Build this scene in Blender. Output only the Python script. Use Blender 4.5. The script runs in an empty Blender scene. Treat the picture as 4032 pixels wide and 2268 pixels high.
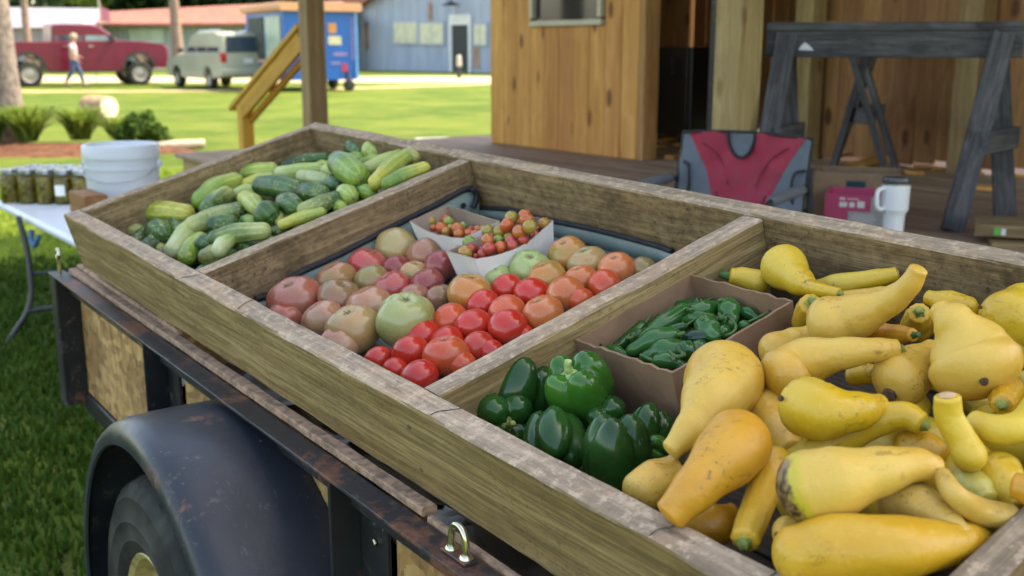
import bpy, bmesh, math, random
import numpy as np
from mathutils import Vector, Matrix, noise as mnoise
from math import radians, sin, cos, pi, sqrt, atan2, exp

SC = bpy.context.scene
COL = SC.collection
# ------------------------------------------------------------------ camera
PITCH, EYE, FPX = radians(12.66), 1.35, 4224.2          # FPX: focal length in pixels of a 4032 wide frame
cd = bpy.data.cameras.new('camera'); cam = bpy.data.objects.new('camera', cd); COL.objects.link(cam)
cam.location = (0, 0, EYE); cam.rotation_euler = (pi / 2 - PITCH, 0, 0)
cd.sensor_width = 36; cd.lens = 36 * FPX / 4032; cd.clip_start = .05; cd.clip_end = 2000
cd.dof.use_dof = True; cd.dof.focus_distance = 1.4; cd.dof.aperture_fstop = 6.0
SC.camera = cam
# ------------------------------------------------------------------ sky, sun, exposure
SUN_EL, SUN_AZ = radians(56), radians(68)               # azimuth clockwise from +Y (behind the scene)
wd = bpy.data.worlds.new('World'); SC.world = wd; wd.use_nodes = True
wn = wd.node_tree; bg = wn.nodes['Background']
sky = wn.nodes.new('ShaderNodeTexSky'); sky.sky_type = 'NISHITA'; sky.sun_disc = False
sky.sun_elevation = SUN_EL; sky.sun_rotation = SUN_AZ; sky.air_density = 1.0; sky.dust_density = 2.0; sky.ozone_density = 1.0
wn.links.new(sky.outputs[0], bg.inputs[0]); bg.inputs[1].default_value = 0.15
sl = bpy.data.lights.new('sun', 'SUN'); sl.energy = 2.0; sl.angle = radians(.53); sl.color = (1, .955, .88)
so = bpy.data.objects.new('sun', sl); COL.objects.link(so)
sdir = Vector((sin(SUN_AZ) * cos(SUN_EL), cos(SUN_AZ) * cos(SUN_EL), sin(SUN_EL)))
so.rotation_euler = sdir.to_track_quat('Z', 'Y').to_euler(); so.location = (0, 0, 30)
SC.view_settings.view_transform = 'Standard'; SC.view_settings.look = 'None'
SC.view_settings.exposure = 2.28; SC.view_settings.gamma = 1
SC.view_settings.use_white_balance = True; SC.view_settings.white_balance_temperature = 8200; SC.view_settings.white_balance_tint = 10
SC.render.engine = 'CYCLES'
SC.cycles.max_bounces = 8; SC.cycles.diffuse_bounces = 2; SC.cycles.glossy_bounces = 3; SC.cycles.transmission_bounces = 6
SC.cycles.sample_clamp_indirect = 6; SC.cycles.use_denoising = True

# ------------------------------------------------------------------ pixel rays (placing things where they stand)
CP, SP = cos(PITCH), sin(PITCH)
def ray(x, y):                                          # pixel of the 4032 x 2268 frame -> direction, depth 1
    a, b = (x - 2016) / FPX, (y - 1134) / FPX
    return Vector((a, CP - b * SP, -SP - b * CP))
EYEV = Vector((0, 0, EYE))
def at(x, y, t): return EYEV + ray(x, y) * t
def on_z(x, y, z):
    d = ray(x, y); return EYEV + d * ((z - EYE) / d.z)
def depth(p):
    return (p - EYEV).dot(Vector((0, CP, -SP)))
KD = 4032 / 2576                                        # pixels measured in a 2576 wide copy

# ------------------------------------------------------------------ objects
WM = {}
def link(name, me, mat=None, parent=None, mw=None, smooth=None):
    mw = Matrix.Identity(4) if mw is None else mw
    o = bpy.data.objects.new(name, me); COL.objects.link(o)
    if me is not None and mat is not None:
        if len(me.materials) == 0: me.materials.append(mat)
        elif me.materials[0] != mat:
            o.material_slots[0].link = 'OBJECT'; o.material_slots[0].material = mat
    if parent is not None:
        o.parent = parent; o.matrix_parent_inverse = WM[parent.name].inverted()
    o.matrix_basis = mw; WM[o.name] = mw.copy()
    return o
def tag(o, label, cat, group=None):
    o['label'] = label; o['category'] = cat
    if group: o['group'] = group
    return o
def thing(name, label, cat, loc=(0, 0, 0), group=None, mw=None):
    o = link(name, None, None, None, mw if mw is not None else Matrix.Translation(Vector(loc)))
    o.empty_display_size = .1
    return tag(o, label, cat, group)
def structure(o): o['kind'] = 'structure'; return o
def stuff(o, label=None, cat=None):
    o['kind'] = 'stuff'
    if label: o['label'] = label; o['category'] = cat
    return o
def frame(origin, x, y, z):
    m = Matrix.Identity(4)
    for i, a in enumerate((x, y, z)):
        for j in range(3): m[j][i] = a[j]
    for j in range(3): m[j][3] = origin[j]
    return m
def T(x, y, z): return Matrix.Translation((x, y, z))
def RZ(a): return Matrix.Rotation(a, 4, 'Z')
def RX(a): return Matrix.Rotation(a, 4, 'X')
def RY(a): return Matrix.Rotation(a, 4, 'Y')

# ------------------------------------------------------------------ meshes: a shape is (verts, faces)
def mesh(name, *shapes, smooth=False, attr=None, auto=None, attr2=None):
    V, F = [], []
    for v, f in shapes:
        k = len(V); V.extend([tuple(p) for p in v]); F.extend([tuple(i + k for i in q) for q in f])
    me = bpy.data.meshes.new(name); me.from_pydata(V, [], F); me.update()
    if smooth: me.polygons.foreach_set('use_smooth', [True] * len(F))
    if auto is not None:
        me.polygons.foreach_set('use_smooth', [True] * len(F))
        try: me.set_sharp_from_angle(angle=radians(auto))
        except Exception: pass
    if attr is not None:
        a = me.attributes.new('along', 'FLOAT', 'POINT'); a.data.foreach_set('value', attr)
    if attr2 is not None:
        a = me.attributes.new('stripe', 'FLOAT', 'POINT'); a.data.foreach_set('value', attr2)
    return me
def xf(shape, m):
    v, f = shape
    return [m @ Vector(p) for p in v], f
def box(sx, sy, sz, c=(0, 0, 0)):
    x, y, z = sx / 2, sy / 2, sz / 2
    v = [(c[0] + a * x, c[1] + b * y, c[2] + d * z) for a in (-1, 1) for b in (-1, 1) for d in (-1, 1)]
    return v, [(0, 1, 3, 2), (4, 6, 7, 5), (0, 4, 5, 1), (2, 3, 7, 6), (0, 2, 6, 4), (1, 5, 7, 3)]
def plank(L, W, Th, ch=.003, segs=1, jit=0, seed=0, x0=None):
    """chamfered board: length on X (from x0 or centred), width on Y, thickness on Z"""
    x0 = -L / 2 if x0 is None else x0
    y, z = W / 2, Th / 2
    cs = [(-y + ch, -z), (y - ch, -z), (y, -z + ch), (y, z - ch), (y - ch, z), (-y + ch, z), (-y, z - ch), (-y, -z + ch)]
    V, F = [], []
    for i in range(segs + 1):
        x = x0 + L * i / segs
        for k, (a, b) in enumerate(cs):
            if jit:
                q = mnoise.noise_vector(Vector((x * 9 + seed * 7.3, k * 3.1, seed))) * jit
                q2 = mnoise.noise_vector(Vector((x * 55 + seed * 3.3, k * 5.1, seed + 9))) * jit * .6
                V.append((x, a + q.y + q2.y, b + q.z + q2.z))
            else: V.append((x, a, b))
    for i in range(segs):
        for k in range(8):
            a, b = i * 8 + k, i * 8 + (k + 1) % 8
            F.append((a, b, b + 8, a + 8))
    F.append(tuple(reversed(range(8)))); F.append(tuple(range(segs * 8, segs * 8 + 8)))
    return V, F
def lathe(prof, n=24, cap=True, f=None):
    """profile of (radius, z); f(phi, i) scales the radius"""
    V, F = [], []
    for i, (r, z) in enumerate(prof):
        for k in range(n):
            a = 2 * pi * k / n; s = f(a, i) if f else 1
            V.append((r * s * cos(a), r * s * sin(a), z))
    for i in range(len(prof) - 1):
        for k in range(n):
            a, b = i * n + k, i * n + (k + 1) % n
            F.append((a, b, b + n, a + n))
    if cap:
        F.append(tuple(reversed(range(n)))); F.append(tuple(range((len(prof) - 1) * n, len(prof) * n)))
    return V, F
def catmull(P, n):
    P = [Vector(p) for p in P]
    if len(P) == 2: return [P[0].lerp(P[1], i / n) for i in range(n + 1)]
    Q = [P[0] * 2 - P[1]] + P + [P[-1] * 2 - P[-2]]
    out = []; m = len(P) - 1
    for i in range(n + 1):
        s = min(i / n * m, m - 1e-6); k = int(s); t = s - k
        a, b, c, d = Q[k:k + 4]
        out.append(.5 * ((2 * b) + (c - a) * t + (2 * a - 5 * b + 4 * c - d) * t * t + (3 * b - a - 3 * c + d) * t ** 3))
    return out
def lerp_list(R, n):
    out = []; m = len(R) - 1
    for i in range(n + 1):
        s = min(i / n * m, m - 1e-6); k = int(s); t = s - k
        t = t * t * (3 - 2 * t)
        out.append(R[k] * (1 - t) + R[k + 1] * t)
    return out
def sweep(P, R, n=16, m=12, cap=(1, 1), capn=5, f=None, flat=False):
    """tube through points P with radii R and domed ends (cap: dome length in radii); returns shape and 0..1 along"""
    C = catmull(P, n); RR = lerp_list(R, n)
    Tn = [(C[min(i + 1, n)] - C[max(i - 1, 0)]).normalized() for i in range(n + 1)]
    rings = []
    if cap[0] > 0:
        for k in range(capn, 0, -1):
            a = pi / 2 * k / capn
            rings.append((C[0] - Tn[0] * RR[0] * cap[0] * sin(a), max(RR[0] * cos(a), RR[0] * .02), Tn[0]))
    rings += [(C[i], RR[i], Tn[i]) for i in range(n + 1)]
    if cap[1] > 0:
        for k in range(1, capn + 1):
            a = pi / 2 * k / capn
            rings.append((C[n] + Tn[n] * RR[n] * cap[1] * sin(a), max(RR[n] * cos(a), RR[n] * .02), Tn[n]))
    up = Vector((0, 0, 1)) if abs(rings[0][2].z) < .9 else Vector((1, 0, 0))
    nx = rings[0][2].cross(up).normalized()
    V, A = [], []; N = len(rings)
    for i, (c, r, t) in enumerate(rings):
        nx = (nx - t * nx.dot(t)).normalized(); ny = t.cross(nx)
        s = i / (N - 1)
        for k in range(m):
            a = 2 * pi * k / m
            q = f(s, a) if f else 1
            V.append(c + (nx * cos(a) + ny * sin(a)) * r * q); A.append(s)
    F = []
    for i in range(N - 1):
        for k in range(m):
            a, b = i * m + k, i * m + (k + 1) % m
            F.append((a, b, b + m, a + m))
    F.append(tuple(reversed(range(m)))); F.append(tuple(range((N - 1) * m, N * m)))
    return (V, F), A
def tube(P, r, n=None, m=8):
    n = n or max(len(P) - 1, 1) * (1 if len(P) == 2 else 6)
    return sweep(P, [r] * 2 if not isinstance(r, (list, tuple)) else r, n=n, m=m, cap=(.02, .02), capn=1)[0]
def bar(a, b, w, th, up=(0, 0, 1), ch=.003, segs=1, jit=0, seed=0):
    """matrix and shape of a board from a to b: width w across, th along 'up'"""
    a, b = Vector(a), Vector(b); x = (b - a).normalized(); u = Vector(up)
    y = u.cross(x).normalized(); z = x.cross(y)
    return frame(a, x, y, z), plank((b - a).length, w, th, ch, segs, jit, seed, x0=0)
def centre(shape):
    v = [Vector(p) for p in shape[0]]; c = Vector((0, 0, 0))
    for p in v: c += p
    c /= len(v); zmin = min(p.z for p in v)
    return [p - c for p in v], shape[1], c
# ------------------------------------------------------------------ materials
def newmat(name):
    m = bpy.data.materials.new(name); m.use_nodes = True
    return m, m.node_tree, m.node_tree.nodes['Principled BSDF']
def nd(nt, typ, ins=None, **pr):
    n = nt.nodes.new(typ)
    for k, v in pr.items(): setattr(n, k, v)
    for k, v in (ins or {}).items():
        s = n.inputs[k]
        if isinstance(v, bpy.types.NodeSocket): nt.links.new(v, s)
        else: s.default_value = v
    return n
def c4(c): return (c[0], c[1], c[2], 1)
def mixc(nt, f, a, b, blend='MIX'):
    n = nd(nt, 'ShaderNodeMix', data_type='RGBA', blend_type=blend)
    for i, v in ((0, f), (6, a), (7, b)):
        if isinstance(v, bpy.types.NodeSocket): nt.links.new(v, n.inputs[i])
        elif i == 0: n.inputs[0].default_value = v
        else: n.inputs[i].default_value = c4(v)
    return n.outputs[2]
def mth(nt, op, a, b=0.0, c=0.0):
    n = nd(nt, 'ShaderNodeMath', operation=op)
    for i, v in enumerate((a, b, c)):
        if isinstance(v, bpy.types.NodeSocket): nt.links.new(v, n.inputs[i])
        else: n.inputs[i].default_value = v
    return n.outputs[0]
def rng(nt, v, a, b, c=0., d=1., smooth=True):
    n = nd(nt, 'ShaderNodeMapRange', {0: v, 1: a, 2: b, 3: c, 4: d}, interpolation_type='SMOOTHSTEP' if smooth else 'LINEAR')
    return n.outputs[0]
def noi(nt, vec, scale, detail=3., rough=.55, dist=0.):
    return nd(nt, 'ShaderNodeTexNoise', {'Vector': vec, 'Scale': scale, 'Detail': detail, 'Roughness': rough, 'Distortion': dist}).outputs[0]
def vor(nt, vec, scale, feature='F1', rand=1.):
    return nd(nt, 'ShaderNodeTexVoronoi', {'Vector': vec, 'Scale': scale, 'Randomness': rand}, feature=feature)
def ramp(nt, f, stops):
    n = nd(nt, 'ShaderNodeValToRGB', {0: f}); e = n.color_ramp.elements
    while len(e) < len(stops): e.new(.5)
    for k, (p, c) in enumerate(stops): e[k].position = p; e[k].color = c4(c)
    return n.outputs[0]
def coords(nt, scale=(1, 1, 1), rand=True, kind='Object'):
    tc = nd(nt, 'ShaderNodeTexCoord').outputs[kind]
    mp = nd(nt, 'ShaderNodeMapping', {'Vector': tc, 'Scale': scale})
    if rand:
        oi = nd(nt, 'ShaderNodeObjectInfo').outputs['Random']
        cm = nd(nt, 'ShaderNodeCombineXYZ', {0: mth(nt, 'MULTIPLY', oi, 37.), 1: mth(nt, 'MULTIPLY', oi, 91.), 2: mth(nt, 'MULTIPLY', oi, 53.)}).outputs[0]
        nt.links.new(cm, mp.inputs['Location'])
    return mp.outputs[0]
def bump(nt, b, h, strength=.3, dist=.002):
    n = nd(nt, 'ShaderNodeBump', {'Height': h, 'Strength': strength, 'Distance': dist})
    nt.links.new(n.outputs[0], b.inputs['Normal'])
def setp(nt, b, **kw):
    names = {'rough': 'Roughness', 'metal': 'Metallic', 'spec': 'Specular IOR Level', 'sss': 'Subsurface Weight', 'coat': 'Coat Weight', 'trans': 'Transmission Weight', 'alpha': 'Alpha', 'ior': 'IOR'}
    for k, v in kw.items():
        if k == 'color': b.inputs['Base Color'].default_value = c4(v); continue
        s = b.inputs[names.get(k, k)]
        if isinstance(v, bpy.types.NodeSocket): nt.links.new(v, s)
        else: s.default_value = v
def base(nt, b, sock): nt.links.new(sock, b.inputs['Base Color'])
def plain(name, col, rough=.5, metal=0., var=.12, scale=6., bmp=0., spec=.5, coat=0.):
    m, nt, b = newmat(name); v = coords(nt)
    n = noi(nt, v, scale, 4)
    base(nt, b, mixc(nt, rng(nt, n, .3, .7), [x * (1 - var) for x in col], [min(x * (1 + var), 1) for x in col]))
    setp(nt, b, metal=metal, spec=spec, coat=coat); nt.links.new(rng(nt, n, .3, .7, rough * .85, min(rough * 1.15, 1)), b.inputs['Roughness'])
    if bmp: bump(nt, b, noi(nt, v, scale * 12, 3), bmp, .002)
    return m
def wood(name, dark, light, grey=None, knots=0., fs=1., rough=.7, stain=.35, bmp=.35, knotcol=(.10, .045, .02), fc=.5, spec=.2, mottle=0.):
    """board: grain along local X; grey = weathered colour of the upward face"""
    m, nt, b = newmat(name); v = coords(nt)
    vs = nd(nt, 'ShaderNodeVectorMath', {0: v, 1: (1.5 * fs, 34 * fs, 34 * fs)}, operation='MULTIPLY').outputs[0]
    vf = nd(nt, 'ShaderNodeVectorMath', {0: v, 1: (7 * fs, 170 * fs, 170 * fs)}, operation='MULTIPLY').outputs[0]
    wig = noi(nt, v, 2.2, 2)
    vw = nd(nt, 'ShaderNodeVectorMath', {0: vs, 1: mth(nt, 'MULTIPLY', wig, 1.8)}, operation='ADD').outputs[0]
    broad = noi(nt, vw, 1., 4, .6, .6); fine = noi(nt, vf, 1., 3, .6)
    col = ramp(nt, broad, [(.30, dark), (.52, [(a + c) / 2 for a, c in zip(dark, light)]), (.68, light)])
    col = mixc(nt, mth(nt, 'MULTIPLY', rng(nt, fine, .40, .60), fc), col, [x * .40 for x in dark])
    st = noi(nt, v, 5., 5, .65, .4)
    col = mixc(nt, mth(nt, 'MULTIPLY', mth(nt, 'MULTIPLY', rng(nt, noi(nt, v, 130., 4, .75), .55, .63), rng(nt, noi(nt, v, 8., 3), .42, .6)), stain), col, [x * .22 for x in dark])
    col = mixc(nt, mth(nt, 'MULTIPLY', rng(nt, st, .52, .72), stain), col, [x * .35 for x in dark])
    if mottle:
        vm = nd(nt, 'ShaderNodeVectorMath', {0: v, 1: (1., 1.7, 1.7)}, operation='MULTIPLY').outputs[0]; mo = noi(nt, vm, 48., 6, .72)
        col = mixc(nt, mth(nt, 'MULTIPLY', rng(nt, mo, .50, .64), mottle), col, [x * .38 for x in dark]); col = mixc(nt, mth(nt, 'MULTIPLY', rng(nt, mo, .50, .36), mottle * .6), col, [min(1, x * 1.3) for x in light])
    oi = nd(nt, 'ShaderNodeObjectInfo').outputs['Random']
    h = nd(nt, 'ShaderNodeHueSaturation', {'Value': rng(nt, oi, 0, 1, .82, 1.16, False), 'Hue': rng(nt, oi, 0, 1, .49, .508, False), 'Color': col})
    col = h.outputs[0]
    if knots:
        vk = nd(nt, 'ShaderNodeVectorMath', {0: v, 1: (3.6, 8., 8.)}, operation='MULTIPLY').outputs[0]
        vo = vor(nt, vk, 1.); kd = mth(nt, 'ADD', vo.outputs['Distance'], mth(nt, 'MULTIPLY', mth(nt, 'SUBTRACT', noi(nt, v, 9., 3), .5), .12))
        has = rng(nt, nd(nt, 'ShaderNodeSeparateColor', {0: vo.outputs['Color']}).outputs[0], .60, .64)
        col = mixc(nt, mth(nt, 'MULTIPLY', mth(nt, 'MULTIPLY', rng(nt, kd, .13, .27, 1, 0), has), knots), col, knotcol)
    if grey:
        g = nd(nt, 'ShaderNodeNewGeometry').outputs['Normal']
        g = nd(nt, 'ShaderNodeVectorTransform', {0: g}, vector_type='NORMAL', convert_from='WORLD', convert_to='OBJECT').outputs[0]
        z = nd(nt, 'ShaderNodeSeparateXYZ', {0: g}).outputs[2]
        gf = mth(nt, 'ADD', rng(nt, z, .5, .85), mth(nt, 'MULTIPLY', mth(nt, 'SUBTRACT', st, .5), .8))
        gc = mixc(nt, rng(nt, broad, .32, .66), [x * .55 for x in grey], grey)
        gc = mixc(nt, mth(nt, 'MULTIPLY', rng(nt, fine, .42, .62), .5), gc, [x * .38 for x in grey])
        gc = mixc(nt, mth(nt, 'MULTIPLY', rng(nt, noi(nt, v, 11., 3), .5, .66), .55), gc, (grey[0] * 1.02, grey[1] * .86, grey[2] * .74))
        vd = nd(nt, 'ShaderNodeVectorMath', {0: v, 1: (16., 75., 75.)}, operation='MULTIPLY').outputs[0]
        gc = mixc(nt, mth(nt, 'MULTIPLY', mth(nt, 'MULTIPLY', rng(nt, noi(nt, vd, 1., 4, .7), .56, .68), rng(nt, noi(nt, v, 6., 3), .45, .6)), .75), gc, [x * .28 for x in grey])
        m2 = noi(nt, v, 70., 6, .75); gc = mixc(nt, mth(nt, 'MULTIPLY', rng(nt, m2, .52, .64), .4), gc, [x * .42 for x in grey]); gc = mixc(nt, mth(nt, 'MULTIPLY', rng(nt, m2, .49, .38), .6), gc, [min(1, x * 1.45) for x in grey])
        zz = mth(nt, 'MULTIPLY', rng(nt, z, .5, .85), .92)
        col = mixc(nt, zz, col, gc)
    base(nt, b, col); setp(nt, b, rough=rough, spec=spec)
    bump(nt, b, mth(nt, 'ADD', broad, mth(nt, 'MULTIPLY', fine, .7)), bmp, .004)
    return m
MAT = {}
MAT['rail'] = wood('weathered_lumber', (.25, .165, .065), (.42, .305, .14), grey=(.41, .31, .22), fs=1., rough=.72, knots=.6, stain=.4, bmp=.6, mottle=.12, fc=.5)
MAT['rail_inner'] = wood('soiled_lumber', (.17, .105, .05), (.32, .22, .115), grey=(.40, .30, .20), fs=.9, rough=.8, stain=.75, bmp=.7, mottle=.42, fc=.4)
MAT['box_floor'] = wood('gap_shade_floor_board', (.035, .026, .018), (.085, .062, .042), fs=.8, rough=.85)  # floor coloured near black to paint deep shade into the gaps
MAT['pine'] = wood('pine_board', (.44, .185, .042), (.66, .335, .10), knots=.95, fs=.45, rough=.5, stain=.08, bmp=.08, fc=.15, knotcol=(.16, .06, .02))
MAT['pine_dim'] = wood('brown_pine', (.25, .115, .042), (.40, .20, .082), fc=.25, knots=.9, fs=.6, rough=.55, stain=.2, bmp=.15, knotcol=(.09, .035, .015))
MAT['post'] = wood('treated_post', (.23, .145, .062), (.37, .26, .125), fc=.2, fs=.6, knots=.6, rough=.65, stain=.2, bmp=.2)
MAT['deck'] = wood('deck_plank', (.24, .15, .095), (.40, .27, .185), fc=.3, fs=.7, rough=.7, stain=.4, bmp=.3)
MAT['sawhorse'] = wood('charcoal_stained_wood', (.05, .048, .05), (.125, .12, .122), fs=.8, rough=.75, stain=.6, bmp=.4, knots=.5, knotcol=(.015, .012, .012))
MAT['yellow_wood'] = wood('fresh_yellow_wood', (.45, .225, .03), (.60, .34, .06), fs=.6, rough=.55, stain=.15, bmp=.15, fc=.2)
MAT['lumber'] = wood('stacked_lumber', (.20, .13, .06), (.36, .25, .12), fs=.7, rough=.7, bmp=.3)
MAT['steel'] = None
def rusty_steel(name, col, rust=(.16, .065, .035), amount=.5, rough=.42):
    m, nt, b = newmat(name); v = coords(nt)
    n1 = noi(nt, v, 5., 6, .65, .5); n2 = noi(nt, v, 60., 4, .7)
    f = rng(nt, mth(nt, 'ADD', n1, mth(nt, 'MULTIPLY', n2, .25)), .72 - amount * .12, .84 - amount * .1)
    dusty = mixc(nt, rng(nt, noi(nt, v, 3.5, 5, .6), .35, .75), col, [min(1, x * 1.45 + .005) for x in col])
    sp = vor(nt, v, 55.); dots = mth(nt, 'MULTIPLY', rng(nt, sp.outputs['Distance'], .03, .16, 1, 0), rng(nt, noi(nt, v, 9., 2), .55, .7))
    dusty = mixc(nt, mth(nt, 'MULTIPLY', dots, .8), dusty, (.26, .25, .24))
    dusty = mixc(nt, mth(nt, 'MULTIPLY', mth(nt, 'MULTIPLY', rng(nt, noi(nt, v, 24., 6, .75), .56, .68), rng(nt, noi(nt, v, 4., 2), .45, .6)), .5), dusty, (.20, .17, .14))
    dusty = mixc(nt, mth(nt, 'MULTIPLY', rng(nt, noi(nt, nd(nt, 'ShaderNodeVectorMath', {0: v, 1: (3., 30., 14.)}, operation='MULTIPLY').outputs[0], 1., 5, .8), .64, .70), .35), dusty, (.15, .15, .15))
    base(nt, b, mixc(nt, f, dusty, rust))
    nt.links.new(rng(nt, n1, .3, .8, rough * .75, rough * 1.5), b.inputs['Roughness'])
    nt.links.new(mth(nt, 'MULTIPLY', mth(nt, 'SUBTRACT', 1., f), .0), b.inputs['Metallic'])
    setp(nt, b, spec=.35); bump(nt, b, n2, .25, .0015)
    return m
MAT['steel'] = rusty_steel('black_painted_steel', (.016, .018, .023), amount=.85)
MAT['steel_dark'] = rusty_steel('grimy_black_steel', (.010, .011, .013), amount=.25, rough=.5)
MAT['fender'] = rusty_steel('scuffed_fender_paint', (.019, .022, .029), rust=(.15, .07, .045), amount=.18, rough=.38)
def osb():
    m, nt, b = newmat('oriented_strand_board'); v = coords(nt, (1, 1, 1))
    a = vor(nt, nd(nt, 'ShaderNodeVectorMath', {0: v, 1: (26, 60, 60)}, operation='MULTIPLY').outputs[0], 1.)
    a2 = vor(nt, nd(nt, 'ShaderNodeVectorMath', {0: v, 1: (50, 22, 30)}, operation='MULTIPLY').outputs[0], 1.)
    s = nd(nt, 'ShaderNodeSeparateColor', {0: a.outputs['Color']}).outputs[0]; s2 = nd(nt, 'ShaderNodeSeparateColor', {0: a2.outputs['Color']}).outputs[1]
    k = mth(nt, 'ADD', mth(nt, 'MULTIPLY', s, .6), mth(nt, 'MULTIPLY', s2, .4))
    col = ramp(nt, k, [(.1, (.20, .10, .03)), (.5, (.38, .21, .07)), (.9, (.52, .33, .13))])
    col = mixc(nt, mth(nt, 'MULTIPLY', rng(nt, noi(nt, v, 4., 4), .45, .7), .6), col, (.12, .055, .015))
    base(nt, b, col); setp(nt, b, rough=.7); bump(nt, b, k, .3, .002)
    return m
MAT['osb'] = osb()
MAT['chip'] = plain('chipboard_edge', (.30, .185, .12), .85, var=.45, scale=60., bmp=.6)
def rubber():
    m, nt, b = newmat('dusty_rubber'); v = coords(nt)
    n = noi(nt, v, 7., 5, .6)
    base(nt, b, mixc(nt, rng(nt, n, .35, .75), (.010, .011, .011), (.05, .05, .042))); setp(nt, b, rough=.75, spec=.3)
    bump(nt, b, noi(nt, v, 80., 2), .15, .001); return m
MAT['rubber'] = rubber()
MAT['rim'] = rusty_steel('yellowed_rim', (.30, .25, .10), amount=.7, rough=.5)
MAT['chrome'] = plain('bright_zinc', (.62, .58, .45), .2, 1., var=.12, scale=40)
MAT['plastic_black'] = plain('black_plastic_sheet', (.012, .012, .014), .35, bmp=.2, scale=4)
MAT['black'] = plain('matt_black', (.012, .012, .013), .6)
MAT['wire'] = plain('dark_wire', (.05, .045, .04), .5, .6)
# ------------------------------------------------------------------ setting: lawn, drive, path
def lawn():
    m, nt, b = newmat('lawn'); v = coords(nt, rand=False)
    big = noi(nt, v, .35, 4, .6); mid = noi(nt, v, 1.4, 5, .65); fine = noi(nt, v, 60., 3, .7)
    col = mixc(nt, rng(nt, big, .35, .65), (.095, .165, .02), (.19, .25, .034))
    col = mixc(nt, mth(nt, 'MULTIPLY', rng(nt, mid, .48, .68), .65), col, (.24, .245, .06))
    col = mixc(nt, mth(nt, 'MULTIPLY', rng(nt, fine, .45, .7), .55), col, (.035, .075, .012))
    base(nt, b, col); setp(nt, b, rough=.85, spec=.1); bump(nt, b, mth(nt, 'ADD', fine, mid), .9, .06)
    return m
MAT['lawn'] = lawn()
def dirt(name, a, c, s=3.):
    m, nt, b = newmat(name); v = coords(nt, rand=False)
    base(nt, b, mixc(nt, rng(nt, noi(nt, v, s, 5, .6), .35, .65), a, c)); setp(nt, b, rough=.95, spec=.1)
    bump(nt, b, noi(nt, v, s * 14, 3), .6, .02); return m
MAT['gravel'] = dirt('pale_gravel', (.36, .29, .18), (.52, .44, .30))
MAT['track'] = dirt('dusty_track', (.30, .23, .12), (.42, .33, .18), 1.2)
MAT['mulch'] = dirt('red_mulch', (.085, .036, .022), (.17, .08, .048), 9.)
def sheet(name, pts, z, mat, sub=0):
    me = mesh(name, ([(p[0], p[1], z) for p in pts], [tuple(range(len(pts)))]))
    return structure(link(name, me, mat))
sheet('ground', [(-700, -60), (700, -60), (700, 900), (-700, 900)], 0, MAT['lawn'])
UU = Vector((.5974, -.802, 0)); VV = Vector((.802, .5974, 0))
def uv(u, v, z=0.): return UU * u + VV * v + Vector((0, 0, z))
def strip(name, pts, w, z, mat):
    v = []; f = []
    C = catmull([Vector((p[0], p[1], 0)) for p in pts], 40)
    for i, c in enumerate(C):
        t = (C[min(i + 1, 40)] - C[max(i - 1, 0)]).normalized(); n = Vector((-t.y, t.x, 0))
        ww = w * (1 + .12 * mnoise.noise(Vector((c.x * .25, c.y * .25, 3.))))
        v += [(c.x + n.x * ww / 2, c.y + n.y * ww / 2, z), (c.x - n.x * ww / 2, c.y - n.y * ww / 2, z)]
    for i in range(40): f.append((2 * i, 2 * i + 1, 2 * i + 3, 2 * i + 2))
    return structure(link(name, mesh(name, (v, f)), mat))
strip('path', [(-40, 52), (-16, 47), (-4, 47), (8, 46), (30, 46)], 9, .004, MAT['gravel'])
strip('track', [(-40, 34.5), (-20, 34.2), (-12, 34.0), (-6, 36), (0, 42)], 1.6, .006, MAT['track'])
# near grass, blade by blade
def blades(name, n, region, hgt, seed, mat, wid=.006):
    r = np.random.default_rng(seed)
    P = []
    while len(P) < n:
        x = r.uniform(region[0], region[1]); y = r.uniform(region[2], region[3])
        P.append((x, y))
    P = np.array(P); a = r.uniform(0, 2 * pi, n); h = hgt * r.uniform(.5, 1.25, n); lean = r.uniform(.1, .7, n) * h; la = r.uniform(0, 2 * pi, n)
    w = wid * r.uniform(.6, 1.4, n) * (1 + P[:, 1] * .08)
    V = np.zeros((n, 4, 3)); dx, dy = np.cos(a) * w, np.sin(a) * w
    V[:, 0] = np.stack([P[:, 0] - dx, P[:, 1] - dy, np.zeros(n)], 1); V[:, 1] = np.stack([P[:, 0] + dx, P[:, 1] + dy, np.zeros(n)], 1)
    V[:, 2] = np.stack([P[:, 0] + dx * .7 + np.cos(la) * lean * .4, P[:, 1] + dy * .7 + np.sin(la) * lean * .4, h * .65], 1)
    V[:, 3] = np.stack([P[:, 0] + np.cos(la) * lean, P[:, 1] + np.sin(la) * lean, h], 1)
    idx = np.arange(n) * 4
    F = np.concatenate([np.stack([idx, idx + 1, idx + 2], 1), np.stack([idx, idx + 2, idx + 3], 1)])
    me = tri_mesh(name, V.reshape(-1, 3), F)
    return stuff(link(name, me, mat))
def tri_mesh(name, V, F, smooth=False):
    me = bpy.data.meshes.new(name); me.vertices.add(len(V)); me.vertices.foreach_set('co', np.asarray(V, np.float32).ravel())
    k = F.shape[1]; me.loops.add(F.size); me.loops.foreach_set('vertex_index', np.asarray(F, np.int32).ravel())
    me.polygons.add(len(F)); me.polygons.foreach_set('loop_start', np.arange(0, F.size, k, dtype=np.int32)); me.polygons.foreach_set('loop_total', np.full(len(F), k, np.int32))
    if smooth: me.polygons.foreach_set('use_smooth', np.ones(len(F), bool))
    me.update(calc_edges=True); return me
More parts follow.
